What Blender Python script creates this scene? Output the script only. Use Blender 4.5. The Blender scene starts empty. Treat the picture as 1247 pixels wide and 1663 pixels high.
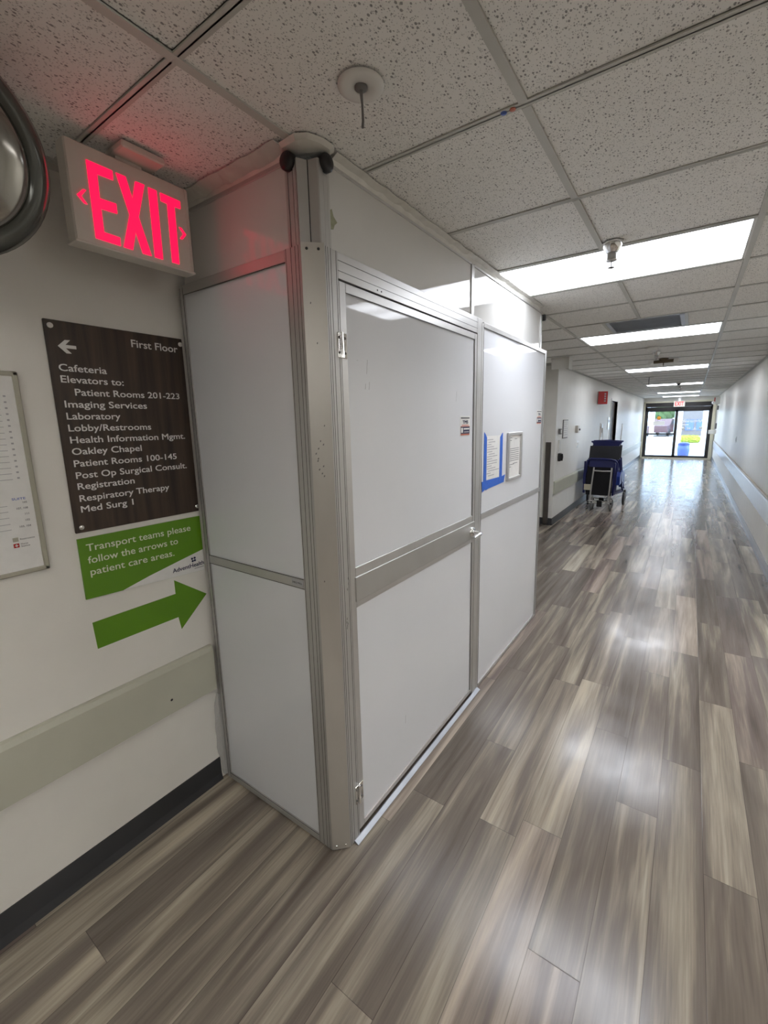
import bpy, math, random
from mathutils import Vector, Matrix
random.seed(7)
S = bpy.context.scene
C = bpy.context.collection
# ------------------------------------------------------------------ camera
IW, IH = 1247.0, 1663.0
F_PX, YAW, PITCH, ROLL, ZC = 699.466, -0.5961, -0.1816, -0.0178, 1.6782
PX, PY = 643.41, 815.11
fw = Vector((math.sin(YAW)*math.cos(PITCH), math.cos(YAW)*math.cos(PITCH), math.sin(PITCH)))
r0 = Vector((math.cos(YAW), -math.sin(YAW), 0)); u0 = r0.cross(fw)
rr = r0*math.cos(ROLL)+u0*math.sin(ROLL); uu = -r0*math.sin(ROLL)+u0*math.cos(ROLL)
cd = bpy.data.cameras.new('camera'); cam = bpy.data.objects.new('camera', cd); C.objects.link(cam)
cam.matrix_world = Matrix(((rr.x, uu.x, -fw.x, 0), (rr.y, uu.y, -fw.y, 0), (rr.z, uu.z, -fw.z, ZC), (0, 0, 0, 1)))
cd.sensor_fit = 'HORIZONTAL'; cd.sensor_width = 36.0
cd.lens = F_PX/IW*36.0
cd.shift_x = (IW/2-PX)/IW; cd.shift_y = (PY-IH/2)/IW
cd.clip_start = 0.02; cd.clip_end = 300
S.camera = cam
# ------------------------------------------------------------------ light, exposure
S.view_settings.view_transform = 'Standard'
S.view_settings.look = 'None'
S.view_settings.exposure = 0.0
S.view_settings.gamma = 1.0
S.view_settings.use_curve_mapping = False
LAMP = 12.0          # ceiling light diffusers
LAMP_NEAR = 8.3      # the nearest panel, dimmed so the white partition beside it does not clip
LAMP_LOBBY_ADDED = 14.0  # unseen lobby panels, added to brighten door, partition and near floor
LAMP_BACK_ADDED = 6.0  # unseen panels behind the viewpoint, added to light the near end
SKY = 7.0
SUN = 3.0
EXIT_E = 1.6
w = bpy.data.worlds.new('sky'); S.world = w; w.use_nodes = True
wb = w.node_tree.nodes['Background']; wb.inputs[0].default_value = (0.62, 0.78, 1.0, 1); wb.inputs[1].default_value = SKY
sd = bpy.data.lights.new('sun', 'SUN'); sd.energy = SUN; sd.angle = 0.02; sd.color = (1, 0.95, 0.88)
sun = bpy.data.objects.new('sun', sd); C.objects.link(sun)
sun.rotation_euler = (math.radians(35), math.radians(25), 0); sun.location = (0, 30, 20)

# ------------------------------------------------------------------ dimensions (metres)
T = 0.6096
HC, L0, L1, L2 = 2.503, -1.050, -0.4404, 0.1692
C1 = 1.2884
BX, WL, FY, WR = -0.989, -1.742, 1.0363, 0.807
YE, YB = 21.5, -7.0
RY0, RY1, RX = 4.4, 7.03, -3.1       # recess in left wall

# ------------------------------------------------------------------ materials
def nt(name):
    m = bpy.data.materials.new(name); m.use_nodes = True
    t = m.node_tree; return m, t, t.nodes['Principled BSDF']
def mat(name, col, rough=0.5, metal=0.0, var=0.04, scale=6.0, bump=0.0, bscale=200.0, emis=0.0, ecol=None, spec=0.5, coat=0.0, stretch=None):
    m, t, b = nt(name); N = t.nodes; L = t.links
    tc = N.new('ShaderNodeTexCoord'); mp = N.new('ShaderNodeMapping'); L.new(tc.outputs['Object'], mp.inputs[0])
    if stretch: mp.inputs['Scale'].default_value = stretch
    nz = N.new('ShaderNodeTexNoise'); nz.inputs['Scale'].default_value = scale; nz.inputs['Detail'].default_value = 4
    L.new(mp.outputs[0], nz.inputs['Vector'])
    cr = N.new('ShaderNodeValToRGB')
    cr.color_ramp.elements[0].position = 0.3; cr.color_ramp.elements[1].position = 0.7
    cr.color_ramp.elements[0].color = tuple(c*(1-var) for c in col)+(1,)
    cr.color_ramp.elements[1].color = tuple(min(1, c*(1+var)) for c in col)+(1,)
    L.new(nz.outputs[0], cr.inputs[0]); L.new(cr.outputs[0], b.inputs['Base Color'])
    b.inputs['Roughness'].default_value = rough; b.inputs['Metallic'].default_value = metal
    b.inputs['Specular IOR Level'].default_value = spec
    b.inputs['Coat Weight'].default_value = coat; b.inputs['Coat Roughness'].default_value = 0.05
    if bump:
        n2 = N.new('ShaderNodeTexNoise'); n2.inputs['Scale'].default_value = bscale; L.new(mp.outputs[0], n2.inputs['Vector'])
        bp = N.new('ShaderNodeBump'); bp.inputs['Strength'].default_value = bump; bp.inputs['Distance'].default_value = 0.002
        L.new(n2.outputs[0], bp.inputs['Height']); L.new(bp.outputs[0], b.inputs['Normal'])
    if emis:
        b.inputs['Emission Color'].default_value = (ecol or col)+(1,); b.inputs['Emission Strength'].default_value = emis
    return m

M = {}
M['wall'] = mat('wall_paint', (0.80, 0.785, 0.735), 0.38, var=0.02, spec=0.32, bump=0.12, bscale=260)
M['wall_base'] = mat('baseboard_vinyl', (0.035, 0.037, 0.042), 0.32, var=0.1)
M['guard'] = mat('guard_vinyl', (0.53, 0.53, 0.44), 0.4, var=0.03, bump=0.1, bscale=400)
M['plenum'] = mat('dark_plenum', (0.03, 0.028, 0.025), 0.9)
M['tee'] = mat('grid_metal', (0.55, 0.55, 0.51), 0.45, var=0.06, scale=3)
M['alu'] = mat('brushed_aluminium', (0.50, 0.495, 0.48), 0.42, metal=0.5, var=0.06, scale=8, stretch=(1, 1, 0.15))
M['alu_h'] = mat('aluminium_rail', (0.56, 0.555, 0.545), 0.38, metal=0.65, var=0.05)
M['groove'] = mat('dark_groove', (0.03, 0.03, 0.03), 0.6)
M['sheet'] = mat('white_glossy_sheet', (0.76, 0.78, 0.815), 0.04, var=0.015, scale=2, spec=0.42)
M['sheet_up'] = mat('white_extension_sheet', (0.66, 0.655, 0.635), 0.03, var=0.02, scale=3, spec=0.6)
M['band'] = mat('satin_aluminium_band', (0.50, 0.50, 0.485), 0.42, metal=0.7, var=0.03)
M['zinc'] = mat('bright_threshold_metal', (0.42, 0.44, 0.47), 0.42, metal=0.75, var=0.12)
M['chrome'] = mat('chrome', (0.8, 0.8, 0.8), 0.08, metal=1.0, var=0.02)
M['black'] = mat('black_plastic', (0.012, 0.012, 0.013), 0.3, var=0.2)
M['blackf'] = mat('black_fabric', (0.006, 0.006, 0.009), 0.8, var=0.3, bump=0.4, bscale=600)
M['blue'] = mat('blue_plastic', (0.006, 0.010, 0.095), 0.3, var=0.12)
M['blue2'] = mat('bright_blue_plastic', (0.015, 0.05, 0.32), 0.3, var=0.12)
M['white'] = mat('white_plastic', (0.72, 0.71, 0.67), 0.35, var=0.03)
M['signwhite'] = mat('sign_housing_white', (0.66, 0.62, 0.56), 0.35, var=0.03)
M['paper'] = mat('white_paper', (0.80, 0.80, 0.78), 0.6, var=0.03, scale=30)
M['print'] = mat('grey_print', (0.16, 0.16, 0.17), 0.6)
M['printl'] = mat('pale_print', (0.42, 0.42, 0.44), 0.6)
M['navy'] = mat('navy_print', (0.015, 0.02, 0.07), 0.5)
M['green'] = mat('leaf_green_vinyl', (0.11, 0.27, 0.008), 0.35, var=0.05)
M['signtext'] = mat('white_lettering', (0.78, 0.77, 0.74), 0.4)
M['greentext'] = mat('pale_lettering', (0.74, 0.78, 0.62), 0.4)
M['tape'] = mat('blue_masking_tape', (0.03, 0.14, 0.62), 0.55, var=0.07, scale=40)
M['whitetape'] = mat('white_sealing_tape', (0.66, 0.65, 0.60), 0.25, var=0.06, scale=20, bump=0.6, bscale=25)
M['poster_frame'] = mat('beige_poster_frame', (0.42, 0.41, 0.33), 0.45, var=0.05)
M['red'] = mat('red_sign', (0.45, 0.015, 0.015), 0.35, var=0.1)
M['redlet'] = mat('lit_red_letters', (0.9, 0.02, 0.08), 0.4, emis=EXIT_E, ecol=(1.0, 0.003, 0.052))
M['redlet2'] = mat('lit_pale_red_letters', (0.7, 0.03, 0.03), 0.4, emis=0.5, ecol=(1.0, 0.05, 0.05))
M['bronze'] = mat('dark_bronze_frame', (0.035, 0.032, 0.032), 0.4, metal=0.3, var=0.1)
M['cream'] = mat('cream_door_casing', (0.66, 0.62, 0.48), 0.4, var=0.04)
M['darkwood'] = mat('dark_brown_door', (0.03, 0.018, 0.012), 0.45, var=0.25, stretch=(8, 8, 0.7))
M['brownpanel'] = mat('dark_brown_protector', (0.07, 0.06, 0.052), 0.5, var=0.15)
M['rubber'] = mat('grey_rubber', (0.16, 0.155, 0.15), 0.6, var=0.1)
M['orange'] = mat('orange_vinyl', (0.9, 0.36, 0.03), 0.5, var=0.06)
M['stickorange'] = mat('orange_red_print', (0.55, 0.16, 0.10), 0.5)
M['concrete'] = mat('pale_concrete', (0.36, 0.36, 0.36), 0.8, var=0.1, scale=2)
M['paint_line'] = mat('painted_line', (0.8, 0.8, 0.78), 0.7)
M['bluepaint'] = mat('blue_paint', (0.10, 0.17, 0.5), 0.7)
M['carred'] = mat('maroon_car_paint', (0.10, 0.045, 0.05), 0.25, coat=0.6, var=0.05)
M['carwhite'] = mat('white_car_paint', (0.7, 0.72, 0.75), 0.25, coat=0.6, var=0.03)
M['carglass'] = mat('tinted_car_glass', (0.05, 0.06, 0.07), 0.05)
M['bark'] = mat('bark', (0.10, 0.07, 0.05), 0.9, var=0.3)
M['leaf'] = mat('tree_leaves', (0.06, 0.13, 0.03), 0.7, var=0.4, scale=4)
M['hedge'] = mat('yellow_green_leaves', (0.30, 0.38, 0.03), 0.7, var=0.3, scale=9)
M['stucco'] = mat('white_stucco', (0.7, 0.72, 0.74), 0.8, var=0.05)
M['greybld'] = mat('grey_cladding', (0.17, 0.16, 0.16), 0.7, var=0.1)
M['lamphead'] = mat('lamp_head_white', (0.9, 0.9, 0.88), 0.2)
M['brass'] = mat('brown_bracket', (0.14, 0.11, 0.07), 0.4, metal=0.5)
M['mirror'] = mat('convex_mirror_glass', (0.30, 0.29, 0.265), 0.12, metal=0.95, var=0.03)
M['mirrorrim'] = mat('smoked_mirror_rim', (0.10, 0.105, 0.095), 0.15, metal=0.4, var=0.1)

# clear plastic and glass: a surface mix of clear and glossy
def clear(name, amt, tint=(1, 1, 1), rough=0.03):
    m = bpy.data.materials.new(name); m.use_nodes = True; t = m.node_tree; N = t.nodes; L = t.links
    N.clear(); o = N.new('ShaderNodeOutputMaterial'); mx = N.new('ShaderNodeMixShader')
    a = N.new('ShaderNodeBsdfTransparent'); a.inputs[0].default_value = tint+(1,)
    g = N.new('ShaderNodeBsdfPrincipled'); g.inputs['Roughness'].default_value = rough; g.inputs['Base Color'].default_value = (0.7, 0.7, 0.7, 1)
    nz = N.new('ShaderNodeTexNoise'); nz.inputs['Scale'].default_value = 14
    mr = N.new('ShaderNodeMapRange'); mr.inputs[3].default_value = amt*0.8; mr.inputs[4].default_value = amt*1.2
    L.new(nz.outputs[0], mr.inputs[0]); L.new(mr.outputs[0], mx.inputs[0])
    L.new(a.outputs[0], mx.inputs[1]); L.new(g.outputs[0], mx.inputs[2]); L.new(mx.outputs[0], o.inputs[0])
    return m
M['glass'] = clear('door_glass', 0.06, (0.93, 0.96, 0.97))
M['cleartape'] = clear('clear_plastic_film', 0.45, (0.85, 0.85, 0.85), 0.25)

def floor_mat():
    m, t, b = nt('vinyl_plank_floor'); N = t.nodes; L = t.links
    def math_(op, a, bb=None, c=None):
        n = N.new('ShaderNodeMath'); n.operation = op
        for i, v in enumerate((a, bb, c)):
            if v is None: continue
            if isinstance(v, (int, float)): n.inputs[i].default_value = v
            else: L.new(v, n.inputs[i])
        return n.outputs[0]
    tc = N.new('ShaderNodeTexCoord'); sp = N.new('ShaderNodeSeparateXYZ'); L.new(tc.outputs['Object'], sp.inputs[0])
    u = math_('DIVIDE', math_('ADD', sp.outputs[0], 0.291+1.58*4), 0.158)
    col = math_('FLOOR', u); fu = math_('FRACT', u)
    wn = N.new('ShaderNodeTexWhiteNoise'); wn.noise_dimensions = '1D'; L.new(col, wn.inputs['W'])
    v = math_('ADD', math_('DIVIDE', sp.outputs[1], 1.22), math_('MULTIPLY', wn.outputs['Value'], 7.3))
    row = math_('FLOOR', v); fv = math_('FRACT', v)
    cb = N.new('ShaderNodeCombineXYZ'); L.new(col, cb.inputs[0]); L.new(row, cb.inputs[1])
    w2 = N.new('ShaderNodeTexWhiteNoise'); w2.noise_dimensions = '2D'; L.new(cb.outputs[0], w2.inputs['Vector'])
    rid = w2.outputs['Value']
    # wide streaks
    g1 = N.new('ShaderNodeCombineXYZ')
    L.new(math_('MULTIPLY', sp.outputs[0], 13.0), g1.inputs[0]); L.new(math_('MULTIPLY', sp.outputs[1], 0.8), g1.inputs[1]); L.new(math_('MULTIPLY', rid, 60.0), g1.inputs[2])
    n1 = N.new('ShaderNodeTexNoise'); n1.inputs['Scale'].default_value = 1.0; n1.inputs['Detail'].default_value = 3; n1.inputs['Distortion'].default_value = 0.5
    L.new(g1.outputs[0], n1.inputs['Vector'])
    # fine grain
    g2 = N.new('ShaderNodeCombineXYZ')
    L.new(math_('MULTIPLY', sp.outputs[0], 150.0), g2.inputs[0]); L.new(math_('MULTIPLY', sp.outputs[1], 5.0), g2.inputs[1]); L.new(math_('MULTIPLY', rid, 90.0), g2.inputs[2])
    n2 = N.new('ShaderNodeTexNoise'); n2.inputs['Scale'].default_value = 1.0; n2.inputs['Detail'].default_value = 5; n2.inputs['Roughness'].default_value = 0.6
    L.new(g2.outputs[0], n2.inputs['Vector'])
    s = math_('ADD', math_('MULTIPLY', n1.outputs[0], 1.15), math_('MULTIPLY', rid, 0.28))
    s = math_('ADD', math_('ADD', s, 0.065), math_('MULTIPLY', n2.outputs[0], 0.30))
    cr = N.new('ShaderNodeValToRGB'); e = cr.color_ramp.elements
    e[0].position = 0.62; e[0].color = (0.115, 0.095, 0.078, 1)
    e[1].position = 1.30; e[1].color = (0.54, 0.475, 0.37, 1)
    cr.color_ramp.elements.new(0.80).color = (0.205, 0.172, 0.143, 1)
    cr.color_ramp.elements.new(0.93).color = (0.305, 0.265, 0.212, 1)
    sc = math_('MULTIPLY', s, 0.80)
    for el, q in zip(sorted(e, key=lambda q: q.position), (0.50, 0.72, 0.82, 1.0)): el.position = q
    L.new(sc, cr.inputs[0])
    # mauve tint on some planks
    hs = N.new('ShaderNodeMixRGB'); hs.blend_type = 'MULTIPLY'
    mr = N.new('ShaderNodeMapRange'); mr.inputs[1].default_value = 0.5; mr.inputs[2].default_value = 0.9
    L.new(w2.outputs['Color'], mr.inputs[0]); L.new(mr.outputs[0], hs.inputs[0]); L.new(cr.outputs[0], hs.inputs[1]); hs.inputs[2].default_value = (0.93, 0.86, 0.92, 1)
    # seams
    du = math_('MULTIPLY', math_('MINIMUM', fu, math_('SUBTRACT', 1.0, fu)), 0.158)
    dv = math_('MULTIPLY', math_('MINIMUM', fv, math_('SUBTRACT', 1.0, fv)), 1.22)
    d = math_('MINIMUM', du, dv)
    sm = N.new('ShaderNodeMapRange'); sm.inputs[1].default_value = 0.0003; sm.inputs[2].default_value = 0.0014; sm.inputs[3].default_value = 0.45; sm.inputs[4].default_value = 1.0
    L.new(d, sm.inputs[0])
    mx = N.new('ShaderNodeMixRGB'); mx.blend_type = 'MULTIPLY'; mx.inputs[0].default_value = 1
    L.new(hs.outputs[0], mx.inputs[1]); L.new(sm.outputs[0], mx.inputs[2])
    L.new(mx.outputs[0], b.inputs['Base Color'])
    # roughness with worn patches
    n3 = N.new('ShaderNodeTexNoise'); n3.inputs['Scale'].default_value = 5; n3.inputs['Detail'].default_value = 6; L.new(tc.outputs['Object'], n3.inputs['Vector'])
    r = N.new('ShaderNodeMapRange'); r.inputs[1].default_value = 0.3; r.inputs[2].default_value = 0.7; r.inputs[3].default_value = 0.15; r.inputs[4].default_value = 0.255
    L.new(n3.outputs[0], r.inputs[0]); L.new(r.outputs[0], b.inputs['Roughness'])
    bp = N.new('ShaderNodeBump'); bp.inputs['Strength'].default_value = 0.25; bp.inputs['Distance'].default_value = 0.001
    hh = sm.outputs[0]
    n5 = N.new('ShaderNodeTexNoise'); n5.inputs['Scale'].default_value = 3.0; n5.inputs['Detail'].default_value = 1; L.new(tc.outputs['Object'], n5.inputs['Vector'])
    hh = math_('ADD', hh, math_('MULTIPLY', n5.outputs[0], 0.5))
    L.new(hh, bp.inputs['Height']); L.new(bp.outputs[0], b.inputs['Normal'])
    b.inputs['Specular IOR Level'].default_value = 0.6
    return m
M['floor'] = floor_mat()

def tile_mat():
    m, t, b = nt('fissured_ceiling_tile'); N = t.nodes; L = t.links
    tc = N.new('ShaderNodeTexCoord'); mp = N.new('ShaderNodeMapping'); mp.inputs['Scale'].default_value = (1.0, 0.72, 1.0)
    L.new(tc.outputs['Object'], mp.inputs[0])
    def spots(scale, thr, lo):
        vo = N.new('ShaderNodeTexVoronoi'); vo.inputs['Scale'].default_value = scale; vo.inputs['Randomness'].default_value = 1
        L.new(mp.outputs[0], vo.inputs['Vector'])
        sx = N.new('ShaderNodeSeparateXYZ'); L.new(vo.outputs['Color'], sx.inputs[0])
        k = N.new('ShaderNodeMath'); k.operation = 'MULTIPLY'; L.new(sx.outputs[0], k.inputs[0]); k.inputs[1].default_value = thr
        c = N.new('ShaderNodeMath'); c.operation = 'SUBTRACT'; L.new(vo.outputs['Distance'], c.inputs[0]); L.new(k.outputs[0], c.inputs[1])
        r = N.new('ShaderNodeMapRange'); r.inputs[1].default_value = -0.02; r.inputs[2].default_value = 0.05; r.inputs[3].default_value = lo; r.inputs[4].default_value = 1.0
        L.new(c.outputs[0], r.inputs[0]); return r.outputs[0]
    a = spots(115, 0.33, 0.40); c2 = spots(250, 0.42, 0.62)
    mu = N.new('ShaderNodeMath'); mu.operation = 'MULTIPLY'; L.new(a, mu.inputs[0]); L.new(c2, mu.inputs[1])
    nz = N.new('ShaderNodeTexNoise'); nz.inputs['Scale'].default_value = 1.6; L.new(tc.outputs['Object'], nz.inputs['Vector'])
    cr = N.new('ShaderNodeValToRGB'); cr.color_ramp.elements[0].color = (0.84, 0.83, 0.79, 1); cr.color_ramp.elements[1].color = (0.90, 0.895, 0.87, 1)
    L.new(nz.outputs[0], cr.inputs[0])
    mx = N.new('ShaderNodeMixRGB'); mx.blend_type = 'MULTIPLY'; mx.inputs[0].default_value = 1
    L.new(cr.outputs[0], mx.inputs[1]); L.new(mu.outputs[0], mx.inputs[2]); L.new(mx.outputs[0], b.inputs['Base Color'])
    bp = N.new('ShaderNodeBump'); bp.inputs['Strength'].default_value = 0.5; bp.inputs['Distance'].default_value = 0.002
    L.new(mu.outputs[0], bp.inputs['Height']); L.new(bp.outputs[0], b.inputs['Normal'])
    b.inputs['Roughness'].default_value = 0.85
    return m
M['tile'] = tile_mat()

def diffuser_mat(name, k, col=(0.93, 0.965, 1.04)):
    m, t, b = nt(name); N = t.nodes; L = t.links
    tc = N.new('ShaderNodeTexCoord'); sp = N.new('ShaderNodeSeparateXYZ'); L.new(tc.outputs['Object'], sp.inputs[0])
    # the tubes behind the lens: two brighter bands running across the corridor
    a = N.new('ShaderNodeMath'); a.operation = 'MULTIPLY'; L.new(sp.outputs[1], a.inputs[0]); a.inputs[1].default_value = 2*math.pi/0.27
    s = N.new('ShaderNodeMath'); s.operation = 'COSINE'; L.new(a.outputs[0], s.inputs[0])
    nz = N.new('ShaderNodeTexNoise'); nz.inputs['Scale'].default_value = 3; L.new(tc.outputs['Object'], nz.inputs['Vector'])
    r = N.new('ShaderNodeMapRange'); r.inputs[1].default_value = -1; r.inputs[2].default_value = 1; r.inputs[3].default_value = k*1.25; r.inputs[4].default_value = k*0.72
    L.new(s.outputs[0], r.inputs[0])
    mm = N.new('ShaderNodeMath'); mm.operation = 'MULTIPLY_ADD'; L.new(nz.outputs[0], mm.inputs[0]); mm.inputs[1].default_value = 0.12*k; L.new(r.outputs[0], mm.inputs[2])
    b.inputs['Base Color'].default_value = (0.8, 0.8, 0.8, 1)
    b.inputs['Emission Color'].default_value = col+(1,); L.new(mm.outputs[0], b.inputs['Emission Strength'])
    return m
M['diff'] = diffuser_mat('lit_prismatic_lens', LAMP)
M['diffn'] = diffuser_mat('lit_prismatic_lens_near', LAMP_NEAR)
M['diffl'] = diffuser_mat('added_lobby_lens', LAMP_LOBBY_ADDED, (1.0, 0.975, 0.95))
M['diffb'] = diffuser_mat('added_back_lens', LAMP_BACK_ADDED, (1.0, 0.965, 0.915))

def wood_sign_mat():
    m, t, b = nt('walnut_laminate'); N = t.nodes; L = t.links
    tc = N.new('ShaderNodeTexCoord'); mp = N.new('ShaderNodeMapping'); mp.inputs['Scale'].default_value = (1, 26, 1.6); L.new(tc.outputs['Object'], mp.inputs[0])
    nz = N.new('ShaderNodeTexNoise'); nz.inputs['Scale'].default_value = 1.5; nz.inputs['Detail'].default_value = 6; nz.inputs['Distortion'].default_value = 0.4; L.new(mp.outputs[0], nz.inputs['Vector'])
    cr = N.new('ShaderNodeValToRGB'); cr.color_ramp.elements[0].position = 0.3; cr.color_ramp.elements[1].position = 0.75
    cr.color_ramp.elements[0].color = (0.022, 0.014, 0.010, 1); cr.color_ramp.elements[1].color = (0.075, 0.047, 0.030, 1)
    L.new(nz.outputs[0], cr.inputs[0]); L.new(cr.outputs[0], b.inputs['Base Color']); b.inputs['Roughness'].default_value = 0.4
    return m
M['walnut'] = wood_sign_mat()

def grimy_alu():
    m = mat('worn_corner_plate', (0.58, 0.56, 0.52), 0.36, metal=0.6, var=0.08, scale=5, stretch=(1, 1, 0.4))
    return m
M['plate'] = grimy_alu()

# ------------------------------------------------------------------ mesh helpers
class MB:
    def __init__(s): s.v = []; s.f = []; s.sm = []
    def add(s, vs, fs, smooth=False):
        o = len(s.v); s.v += [tuple(v) for v in vs]; s.f += [tuple(i+o for i in f) for f in fs]; s.sm += [smooth]*len(fs); return s
    def box(s, x0, x1, y0, y1, z0, z1, bev=0.0):
        x0, x1 = min(x0, x1), max(x0, x1); y0, y1 = min(y0, y1), max(y0, y1); z0, z1 = min(z0, z1), max(z0, z1)
        b = min(bev, (x1-x0)*.45, (y1-y0)*.45, (z1-z0)*.45)
        if b <= 0:
            vs = [(x, y, z) for z in (z0, z1) for y in (y0, y1) for x in (x0, x1)]
            return s.add(vs, [(0, 2, 3, 1), (4, 5, 7, 6), (0, 1, 5, 4), (2, 6, 7, 3), (0, 4, 6, 2), (1, 3, 7, 5)])
        vs = []; idx = {}
        for cx in (0, 1):
            for cy in (0, 1):
                for cz in (0, 1):
                    X = (x0, x1)[cx]; Y = (y0, y1)[cy]; Z = (z0, z1)[cz]; sx = 1-2*cx; sy = 1-2*cy; sz = 1-2*cz
                    for ax in range(3):
                        p = [X+sx*b, Y+sy*b, Z+sz*b]; p[ax] = (X, Y, Z)[ax]
                        idx[(cx, cy, cz, ax)] = len(vs); vs.append(tuple(p))
        fs = []
        for ax in range(3):
            o = [a for a in range(3) if a != ax]
            for cc in (0, 1):
                q = []
                for a, bb in ((0, 0), (1, 0), (1, 1), (0, 1)):
                    k = [0, 0, 0]; k[ax] = cc; k[o[0]] = a; k[o[1]] = bb; q.append(idx[(k[0], k[1], k[2], ax)])
                fs.append(tuple(q))
        for ax in range(3):
            o = [a for a in range(3) if a != ax]
            for a in (0, 1):
                for bb in (0, 1):
                    k0 = [0, 0, 0]; k1 = [0, 0, 0]; k1[ax] = 1; k0[o[0]] = k1[o[0]] = a; k0[o[1]] = k1[o[1]] = bb
                    fs.append((idx[(*k0, o[0])], idx[(*k1, o[0])], idx[(*k1, o[1])], idx[(*k0, o[1])]))
        for cx in (0, 1):
            for cy in (0, 1):
                for cz in (0, 1): fs.append(tuple(idx[(cx, cy, cz, a)] for a in range(3)))
        return s.add(vs, fs)
    def tube(s, pts, r, n=12, cap=True, closed=False):
        pts = [Vector(p) for p in pts]; R = r if isinstance(r, (list, tuple)) else [r]*len(pts)
        rings = []; prev = None
        for i, p in enumerate(pts):
            if closed: t = (pts[(i+1) % len(pts)]-pts[i-1])
            else: t = (pts[min(i+1, len(pts)-1)]-pts[max(i-1, 0)])
            t.normalize()
            a = prev if prev is not None else (Vector((0, 0, 1)) if abs(t.z) < 0.9 else Vector((1, 0, 0)))
            a = (a-t*a.dot(t)).normalized(); prev = a; b = t.cross(a)
            rings.append([p+(a*math.cos(2*math.pi*k/n)+b*math.sin(2*math.pi*k/n))*R[i] for k in range(n)])
        vs = [v for rg in rings for v in rg]; m = len(rings); fs = []
        for i in range(m if closed else m-1):
            j = (i+1) % m
            for k in range(n): fs.append((i*n+k, i*n+(k+1) % n, j*n+(k+1) % n, j*n+k))
        s.add(vs, fs, True)
        if cap and not closed: s.add(rings[0], [tuple(range(n))]); s.add(rings[-1], [tuple(range(n))])
        return s
    def lathe(s, prof, c, axis=(0, 0, 1), n=32, smooth=True):
        # prof: (radius, distance along axis)
        ax = Vector(axis).normalized(); a = ax.orthogonal().normalized(); b = ax.cross(a); c = Vector(c)
        vs = [c+ax*h+(a*math.cos(2*math.pi*k/n)+b*math.sin(2*math.pi*k/n))*max(r, 1e-5) for r, h in prof for k in range(n)]
        fs = [(i*n+k, i*n+(k+1) % n, (i+1)*n+(k+1) % n, (i+1)*n+k) for i in range(len(prof)-1) for k in range(n)]
        s.add(vs, fs, smooth); return s
    def prism(s, pts, f, d0, d1):
        # pts 2-D, f(a,b,d) -> 3-D
        n = len(pts)
        vs = [f(a, b, d0) for a, b in pts]+[f(a, b, d1) for a, b in pts]
        return s.add(vs, [tuple(range(n)), tuple(range(2*n-1, n-1, -1))]+[(i, (i+1) % n, n+(i+1) % n, n+i) for i in range(n)])
    def xf(s, Mx):
        s.v = [tuple(Mx @ Vector(v)) for v in s.v]; return s
    def build(s, name, m, parent=None, origin=None):
        me = bpy.data.meshes.new(name)
        vs = s.v
        if origin is not None: vs = [(a-origin[0], b-origin[1], c-origin[2]) for a, b, c in vs]
        me.from_pydata(vs, [], s.f); me.update()
        me.polygons.foreach_set('use_smooth', s.sm)
        import bmesh
        bm = bmesh.new(); bm.from_mesh(me); bmesh.ops.recalc_face_normals(bm, faces=bm.faces); bm.to_mesh(me); bm.free()
        me.materials.append(M[m] if isinstance(m, str) else m)
        o = bpy.data.objects.new(name, me); C.objects.link(o)
        if origin is not None: o.location = origin
        if parent: o.parent = parent; o.matrix_parent_inverse = Matrix.Translation(-world_loc(parent))
        return o
def world_loc(p):
    v = Vector(p.location)
    q = p
    while q.parent: 
        v = v + (q.matrix_parent_inverse.translation + Vector(q.parent.location)); q = q.parent
    return v
def tag(o, label, cat, group=None):
    o['label'] = label; o['category'] = cat
    if group: o['group'] = group
    return o
def st(o): o['kind'] = 'structure'; return o
def thing(name, loc, label, cat, group=None):
    o = bpy.data.objects.new(name, None); o.location = loc; o.empty_display_size = 0.05; C.objects.link(o)
    return tag(o, label, cat, group)
def fx(X):           # 2-D (y,z) on a plane facing +x
    return lambda a, b, d: (X+d, a, b)
def fy(Y):           # 2-D (x,z) on a plane facing -y
    return lambda a, b, d: (a, Y-d, b)

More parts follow.
